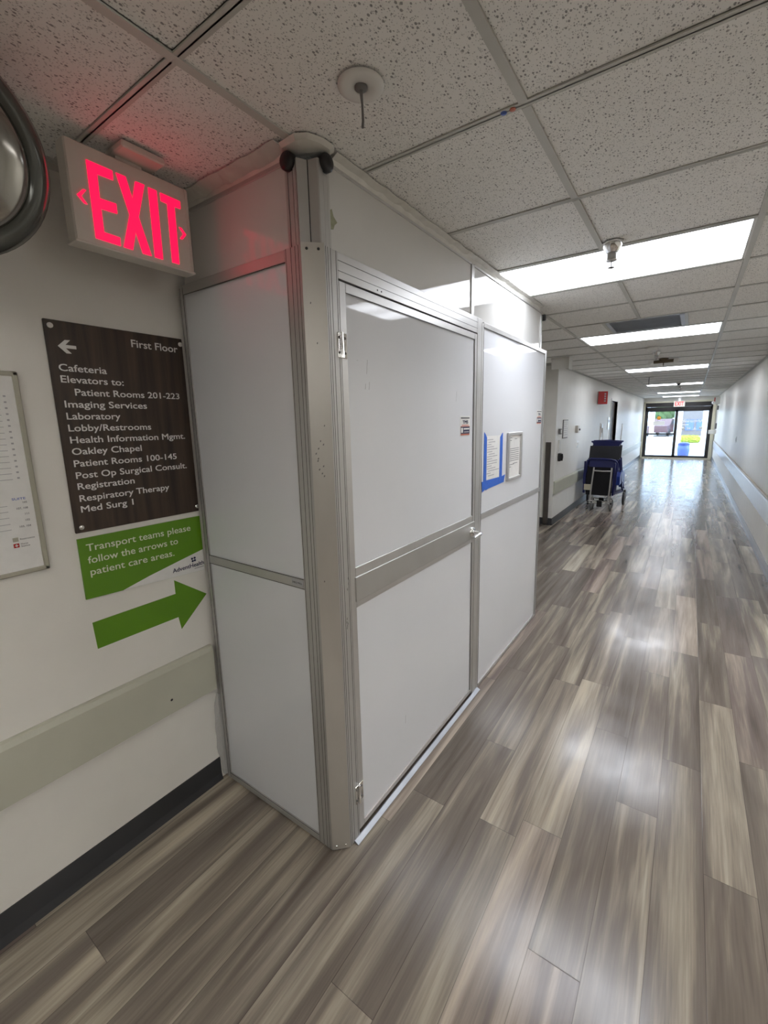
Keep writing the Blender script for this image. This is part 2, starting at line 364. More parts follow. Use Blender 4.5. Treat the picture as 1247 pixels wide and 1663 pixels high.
def text(s, name, m, parent, face, pos, a0, b0, width=None, height=None, align='L', bold=0.0, depth=0.0012, mirror=False, slope=0.0):
    """face 'x': plane x=pos facing +x, a=y ; face 'y': plane y=pos facing -y, a=x. (a0,b0) baseline start (or end if align R)"""
    cu = bpy.data.curves.new(name, 'FONT'); cu.body = s; cu.size = 1.0; cu.extrude = 0.0; cu.offset = 0.0; cu.resolution_u = 3
    o = bpy.data.objects.new(name, cu); C.objects.link(o)
    dg = bpy.context.evaluated_depsgraph_get(); me = bpy.data.meshes.new_from_object(o.evaluated_get(dg))
    bpy.data.objects.remove(o)
    xs = [v.co.x for v in me.vertices]; ys = [v.co.y for v in me.vertices]
    wx = max(xs)-min(xs)
    sy = height/0.70 if height else width/wx      # cap height of the font is about 0.70
    sx = width/wx if width else sy
    mn = min(xs)
    if bold:
        import bmesh
        bm = bmesh.new()
        for q, (dx, dy) in enumerate(((-1, -1), (1, -1), (-1, 1), (1, 1))):
            n0 = len(bm.verts); bm.from_mesh(me); bm.verts.ensure_lookup_table()
            for v in bm.verts[n0:]: v.co.x += dx*bold; v.co.y += dy*bold*0.8; v.co.z = q*0.00008
        bm.to_mesh(me); bm.free()
    for v in me.vertices:
        a = (v.co.x-mn)*sx; b = v.co.y*sy + a*slope
        if align == 'R': a -= wx*sx
        if align == 'C': a -= wx*sx/2
        if mirror: a = -a
        dz = depth+v.co.z
        if face == 'x': v.co = (pos+dz, a0+a, b0+b)
        else: v.co = (a0+a, pos-dz, b0+b)
    me.materials.clear(); me.materials.append(M[m]); me.name = name
    ob = bpy.data.objects.new(name, me); C.objects.link(ob)
    if parent: ob.parent = parent; ob.matrix_parent_inverse = Matrix.Translation(-world_loc(parent))
    return ob

# ================================================================== ROOM SHELL
LX, LY = 4.2, 4.3  # extent of a made-up lobby, opened at right to hold the added lamps
st(MB().box(RX, LX, YB, YE+0.3, -0.1, 0).build('floor', 'floor'))
mb = MB()
mb.box(WL-0.12, WL, YB, RY0, 0, HC+0.3)
mb.box(RX-0.1, RX, RY0-0.1, RY1+0.1, 0, HC+0.3)
mb.box(RX, WL-0.12, RY0-0.1, RY0, 0, HC+0.3)
DY0, DY1, DZ = 12.45, 13.55, 2.14
mb.box(RX, WL, RY1, RY1+0.12, 0, HC+0.3)
mb.box(WL-0.12, WL, RY1+0.12, DY0, 0, HC+0.3)
mb.box(WL-0.12, WL, DY0, DY1, DZ, HC+0.3)
mb.box(WL-0.12, WL, DY1, YE+0.2, 0, HC+0.3)
st(mb.build('wall_left', 'wall'))
mb = MB(); mb.box(WR, WR+0.12, LY, YE+0.2, 0, HC+0.3); mb.box(WR+0.12, LX, LY, LY+0.12, 0, HC+0.3); mb.box(LX, LX+0.12, YB, LY+0.12, 0, HC+0.3)
st(mb.build('wall_right', 'wall'))
st(MB().box(RX, LX+0.1, YB-0.12, YB, 0, HC+0.3).build('wall_back', 'wall'))
# end wall above and beside the entrance doors
mb = MB(); mb.box(WL-0.1, WR+0.1, YE, YE+0.2, 2.36, HC+0.3); mb.box(WL-0.1, WL+0.02, YE, YE+0.2, 0, 2.36); mb.box(0.76, WR+0.1, YE, YE+0.2, 0, 2.36)
st(mb.build('wall_front', 'wall'))
# baseboards
mb = MB()
def base(mb, y0, y1, x, sgn, h=0.115):
    mb.prism([(0, 0), (0.014*sgn, 0), (0.010*sgn, 0.012), (0.005*sgn, 0.03), (0.004*sgn, h), (0, h)], lambda a, b, d: (x+a, d, b), y0, y1)
base(mb, YB, FY-0.02, WL, 1)
base(mb, RY1+0.0, DY0-0.05, WL, 1); base(mb, DY1+0.05, YE, WL, 1)
mb.box(RX, WL+0.004, RY1-0.006, RY1, 0, 0.115)
st(mb.build('baseboard_left', 'wall_base'))
mb = MB(); base(mb, LY, YE, WR, -1)
M['base_r'] = mat('pale_grey_baseboard', (0.33, 0.35, 0.40), 0.25, var=0.05)  # bluish sheen put into the base colour
st(mb.build('baseboard_right', 'base_r'))
# ceiling: lay-in tiles, each slightly uneven
ROWS = list(range(-13, 34))
LIGHTROWS = [2, 6, 12, 19, 26, 31]
ADDED_BACKROWS = [-4, -10]
ADDED_LOBBY = [-6, -1, 3]
GR = 5
mb = MB()
def tile(x0, x1, y0, y1):
    g = 0.0125; z = HC+0.004
    zz = [z+random.uniform(-0.0005, 0.003) for _ in range(4)]
    a, b_, c, d = (x0+g, y0+g), (x1-g, y0+g), (x1-g, y1-g), (x0+g, y1-g)
    vs = [(a[0], a[1], zz[0]), (b_[0], b_[1], zz[1]), (c[0], c[1], zz[2]), (d[0], d[1], zz[3])]
    vs += [(v[0], v[1], HC+0.02) for v in vs]
    mb.add(vs, [(0, 3, 2, 1), (4, 5, 6, 7), (0, 1, 5, 4), (1, 2, 6, 5), (2, 3, 7, 6), (3, 0, 4, 7)])
gx0, gx1 = -0.72, -0.11
for j in ROWS:
    y0 = C1+j*T; y1 = y0+T
    if y0 < YB: y0 = YB
    if y1 > YE: y1 = YE
    if y1-y0 < 0.05: continue
    tile(WL if not (y0 > RY0-0.3 and y1 < RY1+0.3) else -2.4, L0, y0, y1)
    tile(L2, WR, y0, y1)
    if y1 < LY+0.3: tile(WR, 1.39, y0, min(y1, LY)); (j not in ADDED_LOBBY) and tile(1.39, 2.61, y0, min(y1, LY)); tile(2.61, LX, y0, min(y1, LY))
    if j in LIGHTROWS or j in ADDED_BACKROWS: continue
    if j == GR: tile(L0, gx0, y0, y1); tile(gx1, L2, y0, y1)
    elif j > 6: tile(L0, L2, y0, y1)
    else: tile(L0, L1, y0, y1); tile(L1, L2, y0, y1)
st(mb.build('ceiling', 'tile'))
st(MB().box(RX, LX, YB, YE, HC+0.16, HC+0.2).build('trim_1', 'plenum'))
# grid tees
mb = MB(); TH = 0.012
def tee_y(x, y0, y1): mb.box(x-TH, x+TH, y0, y1, HC-0.001, HC+0.004); mb.box(x-0.002, x+0.002, y0, y1, HC, HC+0.04)
def tee_x(y, x0, x1): mb.box(x0, x1, y-TH, y+TH, HC, HC+0.004); mb.box(x0, x1, y-0.002, y+0.002, HC, HC+0.04)
tee_y(L0, YB, YE); tee_y(L2, YB, YE)
for j in ROWS:
    y = C1+j*T
    if y < YB or y > YE: continue
    if y < LY: tee_x(y, WR, LX)
    tee_x(y, WL if not (RY0 < y < RY1) else -2.4, L0-TH); tee_x(y, L0+TH, L2-TH); tee_x(y, L2+TH, WR)
    if j not in LIGHTROWS+ADDED_BACKROWS and j < 7 and j != GR: tee_y(L1, y+TH, y+T-TH)
yG = C1+GR*T; tee_y(gx0, yG, yG+T); tee_y(gx1, yG, yG+T)
mb.box(WR-0.022, WR, LY, YE, HC-0.002, HC+0.004); mb.box(WR-0.003, WR, LY, YE, HC-0.022, HC)
tee_y(1.39, YB, LY); tee_y(2.61, YB, LY); tee_y(WR, YB, LY)
mb.box(WL, WL+0.022, YB, FY, HC-0.002, HC+0.004); mb.box(WL, WL+0.003, YB, FY, HC-0.022, HC)
mb.box(WL, WL+0.022, RY1, YE, HC-0.002, HC+0.004); mb.box(WL, WL+0.003, RY1, YE, HC-0.022, HC)
mb.box(RX, WL, RY1-0.02, RY1, HC-0.002, HC+0.004)
st(mb.build('trim_2', 'tee'))
# recess closing soffit
st(MB().box(RX, -2.4, RY0, RY1, HC, HC+0.05).build('trim_3', 'wall'))

# dark doorway in the left wall
fr = MB()
fr.box(WL-0.12, WL+0.012, DY0-0.05, DY0, 0, DZ+0.05); fr.box(WL-0.12, WL+0.012, DY1, DY1+0.05, 0, DZ+0.05); fr.box(WL-0.12, WL+0.012, DY0, DY1, DZ, DZ+0.05)
st(fr.build('trim_4', 'white'))
d1 = bpy.data.objects.new('door_1', None); C.objects.link(d1); d1.location = (WL-0.09, DY0, 0); st(d1)
MB().box(WL-0.10, WL-0.055, DY0+0.004, DY1-0.004, 0.008, DZ-0.004, 0.003).build('door_leaf', 'darkwood', d1)
MB().tube([(WL-0.055, DY0+0.08, 1.02), (WL-0.01, DY0+0.08, 1.02), (WL-0.01, DY0+0.19, 1.02)], 0.009).build('door_handle', 'chrome', d1)

# ================================================================== WALL GUARDS
M['guard_r'] = mat('pale_grey_guard_vinyl', (0.60, 0.615, 0.64), 0.25, var=0.03)
M['guard_cap'] = mat('tan_guard_cap', (0.36, 0.32, 0.26), 0.4, var=0.05)  # tan stands for the shadow line along the guard top
def guard(name, x, sgn, y0, y1, z0, z1, label, mt='guard'):
    t = 0.026
    m = MB()
    m.prism([(0, z0+0.01), (0.010*sgn, z0), (t*sgn, z0+0.008), (t*sgn, z1-0.022), (0.018*sgn, z1-0.004), (0.012*sgn, z1), (0, z1)],
            lambda a, b, d: (x+a, d, b), y0, y1)
    o = m.build(name, mt, origin=(x, (y0+y1)/2, z0)); tag(o, label, 'wall guard'); return o
g = guard('wall_guard_rail', WL, 1, YB, FY-0.012, 0.476, 0.698, 'cream wall guard rail with a small hole, under the green arrow on left wall')
h = MB(); h.lathe([(0.0001, 0.0005), (0.004, 0.0005), (0.0055, -0.001)], (WL+0.027, 0.817, 0.545), (1, 0, 0), 8).build('screw_hole', 'black', g)
guard('wall_guard_rail', WL, 1, RY1+0.01, DY0-0.06, 0.50, 0.715, 'cream wall guard rail along the left wall beside the blue transport chairs')
guard('wall_guard_rail', WL, 1, DY1+0.06, YE-0.15, 0.50, 0.715, 'distant wall guard rail on left wall between dark doorway and entrance doors')
gr_ = guard('wall_guard_rail', WR, -1, LY+0.02, YE-0.15, 0.50, 0.75, 'long pale wall guard rail with tan painted shade strip on top, running down the right wall', 'guard_r')
MB().box(WR-0.030, WR, LY+0.02, YE-0.15, 0.75, 0.775, 0.006).build('guard_cap', 'guard_cap', gr_)  # painted shade line, built as a thin strip

# ================================================================== CEILING FIXTURES
LAB = ['nearest lit ceiling light panel, largest, beside the chrome sprinkler', 'second nearest lit ceiling light panel, just beyond the metal air grille',
       'third lit ceiling light panel, just beyond the twin head emergency light', 'fourth lit ceiling light panel, narrow strip beyond the third one',
       'fifth lit ceiling light panel, thin strip second from the entrance doors', 'farthest lit ceiling light panel, thin strip closest to the entrance doors']
def ceiling_light(j, label, m, xa=L0, xb=L2):
    y0 = C1+j*T; cy = y0+T/2; cx = (xa+xb)/2
    t = thing('ceiling_light', (cx, cy, HC), label, 'ceiling light', 'recessed light panels along the corridor ceiling')
    a, b_, c, d = xa+TH, xb-TH, y0+TH, y0+T-TH; e = 0.012
    f = MB(); z0, z1 = HC+0.0015, HC+0.014
    f.box(a, b_, c, c+e, z0, z1); f.box(a, b_, d-e, d, z0, z1); f.box(a, a+e, c+e, d-e, z0, z1); f.box(b_-e, b_, c+e, d-e, z0, z1)
    f.box(a, b_, c, d, HC+0.03, HC+0.09)
    f.build('frame', 'white', t)
    MB().box(a+e, b_-e, c+e, d-e, HC+0.004, HC+0.010).build('diffuser', m, t, origin=(cx, cy, HC+0.007))
for j, l in zip(LIGHTROWS, LAB): ceiling_light(j, l, 'diffn' if j == 2 else 'diff')
for j, l in zip(ADDED_BACKROWS, ('added unseen ceiling light panel, nearer one behind the viewpoint', 'added unseen ceiling light panel, far one behind the viewpoint')): ceiling_light(j, l, 'diffb')  # added fill panels, never in view
for j, l in zip(ADDED_LOBBY, ('added unseen ceiling light panel over the made-up lobby, behind and right', 'added unseen ceiling light panel over the made-up lobby, directly right', 'added unseen ceiling light panel over the made-up lobby, ahead and right')): ceiling_light(j, l, 'diffl', 1.39, 2.61)  # added fill panels over the made-up lobby, never in view
# return air grille
t = thing('air_grille', ((gx0+gx1)/2, yG+T/2, HC), 'square metal air grille in the ceiling before the second light panel', 'air grille')
m = MB(); a, b_, c, d = gx0+TH, gx1-TH, yG+TH, yG+T-TH
m.box(a, b_, c, c+0.03, HC+0.002, HC+0.012); m.box(a, b_, d-0.03, d, HC+0.002, HC+0.012); m.box(a, a+0.03, c, d, HC+0.002, HC+0.012); m.box(b_-0.03, b_, c, d, HC+0.002, HC+0.012)
M['grille'] = mat('grey_grille_metal', (0.52, 0.55, 0.60), 0.45, metal=0.0, var=0.1)
m.build('frame', 'grille', t)
m = MB()
for k in range(28):
    yy = c+0.035+k*(d-c-0.07)/27
    m.add([(a+0.03, yy-0.0075, HC+0.004), (b_-0.03, yy-0.0075, HC+0.004), (b_-0.03, yy+0.0075, HC+0.006), (a+0.03, yy+0.0075, HC+0.006)], [(0, 1, 2, 3)])
m.box(a+0.03, b_-0.03, c+0.03, d-0.03, HC+0.012, HC+0.014)
m.build('louvres', 'grille', t)

def sprinkler(x, y, label, kind):
    t = thing('fire_sprinkler', (x, y, HC), label, 'sprinkler')
    z = HC-0.001
    if kind == 'flat':
        MB().lathe([(0.016, -0.0), (0.020, -0.006), (0.045, -0.0055), (0.057, -0.003), (0.058, 0.0)], (x, y, z)).build('cover_plate', 'white', t)
        MB().lathe([(0.0155, -0.002), (0.0155, -0.007), (0.013, -0.009), (0.008, -0.010), (0.0001, -0.012)], (x, y, z), n=20).build('stem_collar', 'rubber', t)
        m = MB().tube([(x, y, z-0.008), (x+0.001, y+0.002, z-0.04), (x+0.003, y+0.001, z-0.078), (x+0.002, y, z-0.092)], [0.0045, 0.0028, 0.0032, 0.0036], 10)
        m.build('hanging_rod', 'rubber', t)
    else:
        MB().lathe([(0.046, 0), (0.047, -0.004), (0.026, -0.042), (0.022, -0.044)], (x, y, z), n=28).build('escutcheon', 'chrome', t)
        MB().lathe([(0.021, -0.030), (0.021, -0.070), (0.024, -0.072), (0.024, -0.078), (0.010, -0.080), (0.0001, -0.080)], (x, y, z), n=20).build('body', 'alu_h', t)
        m = MB().tube([(x, y, z-0.078), (x, y, z-0.108)], 0.0022, 8)
        m.lathe([(0.0001, -0.112), (0.014, -0.110), (0.015, -0.108), (0.003, -0.106)], (x, y, z), n=16)
        m.build('deflector', 'rubber', t)
    return t
sprinkler(-0.752, 0.985, 'white disc sprinkler cover with a thin rod hanging, nearest on the ceiling', 'flat')
sprinkler(-0.385, 2.442, 'chrome cup sprinkler hanging in front of the nearest light panel', 'cup')
sprinkler(-0.44, 6.55, 'small sprinkler between the round smoke detector and the twin head emergency light', 'cup')
sprinkler(-0.33, 14.3, 'farthest small sprinkler near the black dome camera', 'cup')
t = thing('smoke_detector', (-0.46, 6.15, HC), 'round white smoke detector on the ceiling past the second light panel', 'smoke detector')
MB().lathe([(0.075, 0), (0.075, -0.012), (0.06, -0.016), (0.0001, -0.016)], (-0.46, 6.15, HC)).build('base', 'white', t)
MB().lathe([(0.055, -0.016), (0.055, -0.03), (0.04, -0.042), (0.0001, -0.045)], (-0.46, 6.15, HC)).build('sensor_dome', 'white', t)
# twin head emergency light
ex, ey = -0.40, 7.35
t = thing('emergency_light', (ex, ey, HC), 'brown emergency light with two white lamp heads, before the third light panel', 'emergency light')
MB().lathe([(0.06, 0), (0.06, -0.012), (0.03, -0.03), (0.02, -0.05), (0.0001, -0.05)], (ex, ey, HC)).build('canopy', 'brass', t)
MB().tube([(ex-0.13, ey, HC-0.042), (ex+0.13, ey, HC-0.036)], 0.022).build('arm', 'brass', t)
for sgn in (-1, 1):
    MB().lathe([(0.024, 0), (0.032, 0.03), (0.03, 0.06), (0.0001, 0.07)], (ex+sgn*0.12, ey, HC-0.04), (sgn, 0, 0)).build('lamp_head', 'lamphead', t)
MB().tube([(ex, ey, HC-0.05), (ex, ey, HC-0.10)], 0.006).build('stem', 'brass', t)
# hanging sign at left column
t = thing('hanging_sign', (-1.5, 6.3, HC), 'small white sign hanging from the ceiling past the white partition end', 'sign')
MB().box(-1.66, -1.40, 6.29, 6.315, 2.36, 2.478, 0.004).build('sign_board', 'white', t)
MB().box(-1.42, -1.405, 6.22, 6.38, 2.34, 2.495, 0.003).build('bracket', 'white', t)
MB().box(-1.66, -1.405, 6.27, 6.33, 2.478, 2.502, 0.003).build('mounting_rail', 'white', t)
# black dome camera and hanging details
t = thing('dome_camera', (-0.33, 12.6, HC), 'black dome camera on the ceiling near the fourth light panel', 'camera')
MB().lathe([(0.06, 0), (0.06, -0.02), (0.045, -0.022)], (-0.33, 12.6, HC)).build('base', 'white', t)
MB().lathe([(0.045, -0.02), (0.04, -0.04), (0.025, -0.055), (0.0001, -0.06)], (-0.33, 12.6, HC)).build('dome', 'black', t)
t = thing('ceiling_hook', (-0.79, 10.4, HC), 'thin hanging rod with flat ceiling plate before the fourth light panel', 'hook')
MB().box(-0.85, -0.72, 10.37, 10.43, HC-0.008, HC-0.001).build('ceiling_plate', 'tee', t)
MB().tube([(-0.79, 10.4, HC-0.008), (-0.79, 10.4, HC-0.15)], 0.006).build('rod', 'rubber', t)

# ================================================================== MODULAR PARTITION
PT = 0.040                       # panel thickness
def vlines(m, f, xs, z0, z1, wd=0.0012, d=0.0006):
    for a in xs: m.prism([(a-wd/2, z0), (a+wd/2, z0), (a+wd/2, z1), (a-wd/2, z1)], f, -0.001, d)
def hlines(m, f, zs, a0, a1, wd=0.0014, d=0.0006):
    for z in zs: m.prism([(a0, z-wd/2), (a1, z-wd/2), (a1, z+wd/2), (a0, z+wd/2)], f, -0.001, d)
ZT = 2.222
# ---- side panel (facing the viewer's end of the corridor)
X0, X1 = -1.722, -1.108
sp_ = thing('partition_side_panel', ((X0+X1)/2, FY+PT/2, 0), 'narrow white partition panel beside the brown directory sign, under a red reflection', 'partition panel')
m = MB()
m.box(X0, X0+0.026, FY, FY+PT, 0.004, ZT, 0.0015)
m.box(X1-0.004, X1, FY, FY+PT, 0.004, ZT)
m.box(X0+0.026, X1-0.004, FY, FY+PT, ZT-0.036, ZT, 0.0015)
m.box(X0+0.026, X1-0.004, FY, FY+PT, 1.089, 1.124, 0.0015)
m.box(X0+0.026, X1-0.004, FY, FY+PT, 0.004, 0.032, 0.0015)
m.build('frame', 'alu', sp_)
MB().box(X0+0.02, X1-0.002, FY+0.008, FY+0.03, 1.11, ZT-0.02).build('upper_sheet', 'sheet', sp_)
MB().box(X0+0.02, X1-0.002, FY+0.008, FY+0.03, 0.02, 1.10).build('lower_sheet', 'sheet', sp_)
m = MB(); hlines(m, fy(FY), [ZT-0.037, 1.0885, 1.1245, 0.033], X0+0.026, X1-0.004, 0.0018, -0.0002); vlines(m, fy(FY), [X0+0.007, X0+0.0265], 0.01, ZT-0.01, 0.001)
m.build('seam_lines', 'groove', sp_)
s = MB().box(-1.176, -1.116, FY-0.001, FY+0.001, 1.094, 1.120).build('maker_label', 'printl', sp_)
text('SHIELD WALL', 'label_text', 'black', s, 'y', FY-0.001, -1.172, 1.105, width=0.050, height=0.007, bold=0.02, depth=0.0008)
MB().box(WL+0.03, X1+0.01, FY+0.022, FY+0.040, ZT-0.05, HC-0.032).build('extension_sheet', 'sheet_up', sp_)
MB().box(WL+0.03, X1+0.01, FY+0.018, FY+0.044, HC-0.036, HC-0.022, 0.001).build('extension_rail', 'alu_h', sp_)
# ---- corner post
PYb = 1.086
cp = thing('corner_post', (-1.04, 1.09, 0), 'aluminium corner post of the white partition, two black end caps at its top', 'post')
m = MB()
# lower post: side strips, chamfer plate, front strips
plan = [(-1.108, FY), (-1.041, FY), (BX, PYb), (BX, 1.146), (BX-PT, 1.146), (BX-PT, 1.105), (-1.052, FY+PT+0.01), (-1.108, FY+PT)]
m.prism(plan, lambda a, b, d: (a, b, d), 0.004, ZT)
m.build('post_body', 'alu', cp)
# chamfer plate with rounded corners
n = Vector((PYb-FY, -(BX+1.041), 0)).normalized(); tv = Vector((BX+1.041, PYb-FY, 0)); L_ = tv.length; tv.normalize()
def fch(a, b, d): return tuple(Vector((-1.041, FY, 0))+tv*a+n*d+Vector((0, 0, b)))
m = MB(); m.prism([(0.0005, 0.02), (0.006, 0.006), (L_-0.006, 0.006), (L_-0.0005, 0.02), (L_-0.0005, ZT+0.006), (0.0005, ZT+0.006)], fch, 0.0, 0.003)
pl = m.build('corner_plate', 'plate', cp)
for zz in (ZT-0.012, 0.022):
    for a in (0.018, L_-0.018):
        MB().lathe([(0.0045, 0.003), (0.004, 0.005), (0.0001, 0.0058)], fch(a, zz, 0), n, 10).build('screw', 'groove' if zz > 1 else 'chrome', pl)
# scuffs on the plate
for k in range(9):
    a = 0.012+random.random()*0.03; zz = 1.50+k*0.013+random.uniform(-.004, .004)
    MB().prism([(a, zz), (a+0.004, zz+0.001), (a+0.005, zz+0.007), (a+0.001, zz+0.005)], fch, 0.003, 0.0034).build('scuff_mark', 'rubber', pl)
for a, zz in ((0.03, 1.62), (0.045, 1.67), (0.02, 2.05), (0.035, 1.93), (0.02, 1.13)):
    MB().prism([(a, zz), (a+0.003, zz), (a+0.004, zz+0.005), (a+0.001, zz+0.006)], fch, 0.003, 0.0034).build('scuff_mark', 'rubber', pl)
m = MB()
vlines(m, fy(FY), [-1.107, -1.085, -1.066, -1.052], 0.006, ZT)
vlines(m, fx(BX), [1.0915, 1.1005, 1.1135, 1.1385], 0.006, ZT)
m.build('groove_lines', 'groove', cp)
m = MB()
for a, zz in ((1.118, 0.955), (1.121, 0.94), (1.124, 0.948), (1.119, 0.932), (1.135, 1.12), (1.136, 1.10), (1.1285, 1.08), (1.121, 0.968)):
    MB().prism([(a, zz), (a+0.002, zz-0.002), (a+0.003, zz+0.006), (a+0.001, zz+0.008)], fx(BX), 0, 0.0006).build('dirt_speck', 'rubber', cp)
# upper telescoping post
m = MB()
UZ = HC-0.04
m.box(-1.104, -1.094, FY+0.012, FY+0.05, ZT-0.01, UZ); m.box(-1.088, -1.070, FY+0.010, FY+0.05, ZT-0.01, UZ); m.box(-1.066, -1.054, FY+0.008, FY+0.05, ZT-0.01, UZ)
m.box(-1.094, -1.054, FY+0.02, FY+0.05, ZT-0.01, UZ)
m.box(BX-0.05, BX-0.006, 1.090, 1.101, ZT-0.01, UZ); m.box(BX-0.05, BX-0.010, 1.106, 1.122, ZT-0.01, UZ); m.box(BX-0.05, BX-0.014, 1.127, 1.136, ZT-0.01, UZ)
m.box(BX-0.05, BX-0.022, 1.095, 1.136, ZT-0.01, UZ)
for q in ([(-1.056, FY+0.030), (-1.050, FY+0.006), (-1.047, FY+0.006), (-1.030, 1.072), (-1.05, 1.10)], [(-1.05, 1.10), (-1.030, 1.072), (BX-0.009, PYb-0.007), (BX-0.006, PYb-0.004), (BX-0.006, PYb+0.004), (BX-0.03, 1.11)]):
    m.prism(q, lambda a, b, d: (a, b, d), ZT-0.01, UZ)
m.build('upper_post', 'alu', cp)
m = MB()
for x0_, x1_ in ((-1.094, -1.088), (-1.070, -1.066)): m.box(x0_, x1_, FY+0.016, FY+0.022, ZT, UZ)
for y0_, y1_ in ((1.101, 1.106), (1.122, 1.127)): m.box(BX-0.024, BX-0.018, y0_, y1_, ZT, UZ)
a_ = Vector((-1.030, 1.072, 0)); m.box(-1.0315, -1.0285, 1.0705, 1.0735, ZT, UZ)
m.build('post_grooves', 'groove', cp)
def endcap(c, ax, nm='end_cap', r=0.026, h=0.03):
    m = MB(); m.lathe([(0.0001, 0), (r*0.8, 0), (r, 0.004), (r, h-0.006), (r*0.8, h), (0.0001, h)], c, ax, 20)
    return m
for c, ax in (((-1.08, FY+0.02, UZ-0.003), (0, -1, 0)), ((BX-0.02, 1.113, UZ-0.003), (1, 0, 0))):
    m = endcap((0, 0, 0), ax); m.xf(Matrix.Translation(c)); m.build('end_cap', 'black', cp)
# ---- door unit
du = thing('partition_door_unit', (BX-PT/2, 1.72, 0), 'white partition door with metal band, hinges and lever handle in metal frame', 'door')
m = MB()
m.box(BX-PT, BX, 1.1465, 2.253, 2.142, ZT, 0.001)
m.box(BX-PT, BX, 2.262, 2.318, 0.004, ZT, 0.002)
m.box(BX-PT, BX, 2.253, 2.262, 2.142, ZT)
m.build('door_frame', 'alu_h', du)
m = MB(); hlines(m, fx(BX), [2.166, 2.197], 1.1465, 2.262); 
m.prism([(1.1485, 2.136), (2.257, 2.136), (2.257, 2.142), (1.1485, 2.142)], fx(BX), -0.03, -0.012)
m.build('frame_lines', 'groove', du)
for yy in (1.36, 1.385): MB().lathe([(0.003, 0), (0.003, 0.0012), (0.0001, 0.0016)], (BX, yy, 2.154), (1, 0, 0), 8).build('rivet', 'groove', du)
D0, D1, DB, DT = 1.149, 2.256, 0.028, 2.136
leaf = MB().box(BX-0.034, BX-0.006, D0+0.03, D1-0.03, DB+0.01, DT-0.02).build('door_leaf', 'sheet', du)
m = MB()
m.box(BX-PT, BX-0.0005, D0, D0+0.032, DB, DT, 0.0015); m.box(BX-PT, BX-0.0005, D1-0.026, D1, DB, DT, 0.0015)
m.box(BX-PT, BX-0.0005, D0+0.032, D1-0.026, DT-0.030, DT, 0.0015); m.box(BX-PT, BX-0.0005, D0+0.032, D1-0.026, DB, DB+0.024, 0.0015)
m.box(BX-PT, BX-0.0005, D0+0.032, D1-0.026, 1.112, 1.150, 0.0015); m.box(BX-PT, BX-0.0005, D0+0.032, D1-0.026, 0.992, 1.02, 0.0015)
m.build('leaf_frame', 'alu_h', leaf)
m = MB(); hlines(m, fx(BX), [DT-0.031], D0+0.032, D1-0.026, 0.002, -0.0002); vlines(m, fx(BX), [D1-0.0265], DB, DT, 0.0015, 0.0)
m.build('leaf_seams', 'groove', leaf)
MB().box(BX-0.03, BX+0.004, D0+0.026, D1-0.004, 1.016, 1.114, 0.002).build('push_band', 'band', leaf)
# scratches on the sheet
m = MB()
for a, z, da, dz in ((1.289, 1.855, 0.006, 0.05), (1.300, 1.80, 0.004, 0.028), (1.278, 1.80, 0.003, 0.02), (1.235, 1.895, 0.004, 0.004), (1.51, 0.285, 0.003, 0.04), (2.02, 1.78, 0.008, 0.05)):
    MB().prism([(a, z), (a+0.0016, z), (a+da+0.0016, z+dz), (a+da, z+dz)], fx(BX-0.006), 0, 0.0004).build('scratch', 'printl', leaf)
# lever handle
hx, hy, hz = BX+0.004, 2.212, 1.058
lh = MB().lathe([(0.031, 0), (0.031, 0.006), (0.027, 0.011), (0.014, 0.013), (0.0001, 0.013)], (hx, hy, hz), (1, 0, 0), 28).build('handle_rose', 'chrome', leaf)
MB().tube([(hx+0.01, hy, hz), (hx+0.045, hy, hz), (hx+0.056, hy-0.004, hz), (hx+0.060, hy-0.018, hz-0.001), (hx+0.060, hy-0.105, hz-0.003)], [0.011, 0.011, 0.0105, 0.010, 0.0085], 14).build('lever', 'chrome', lh)
# hinges
def hinge(z):
    k = MB().tube([(BX+0.007, D0-0.002, z-0.04), (BX+0.007, D0-0.002, z+0.04)], 0.0055, 12).build('hinge', 'chrome', du)
    MB().box(BX, BX+0.003, D0-0.020, D0-0.004, z-0.04, z+0.04, 0.001).build('hinge_plate', 'chrome', k)
    MB().box(BX, BX+0.003, D0+0.001, D0+0.026, z-0.04, z+0.04, 0.001).build('hinge_plate', 'chrome', k)
    for yy in (D0-0.013, D0+0.016):
        for zz in (z-0.024, z+0.024):
            MB().lathe([(0.005, 0), (0.004, 0.002), (0.0001, 0.0024)], (BX+0.003, yy, zz), (1, 0, 0), 10).build('hinge_screw', 'rubber', k)
hinge(1.935); hinge(0.205)
# upper extension sheet over the door
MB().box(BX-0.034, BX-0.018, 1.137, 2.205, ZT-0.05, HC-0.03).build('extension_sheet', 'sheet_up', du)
MB().box(BX-0.038, BX-0.012, 2.205, 2.222, ZT-0.02, HC-0.03, 0.001).build('extension_stile', 'alu_h', du)
MB().box(BX-0.038, BX-0.014, 1.137, 2.205, HC-0.034, HC-0.024, 0.001).build('extension_rail', 'alu_h', du)
m = MB(); m.prism([(1.1385, 2.288), (1.1385, 2.343), (1.147, 2.350), (1.155, 2.330), (1.172, 2.318), (1.158, 2.306), (1.152, 2.292)], fx(BX-0.018), 0, 0.0012)
M['residue'] = mat('torn_tape_residue', (0.30, 0.31, 0.20), 0.5, var=0.15, scale=60)
m.build('torn_tape', 'residue', du)
# threshold
th = MB(); th.prism([(0.0, 0.001), (0.022, 0.001), (0.022, 0.003), (0.004, 0.012), (0, 0.012)], lambda a, b, d: (BX+a, d, b), 1.11, 2.335)
o = th.build('door_threshold', 'zinc', origin=(BX, 1.72, 0)); tag(o, 'thin bright metal threshold strip on the floor under the white partition door', 'threshold')
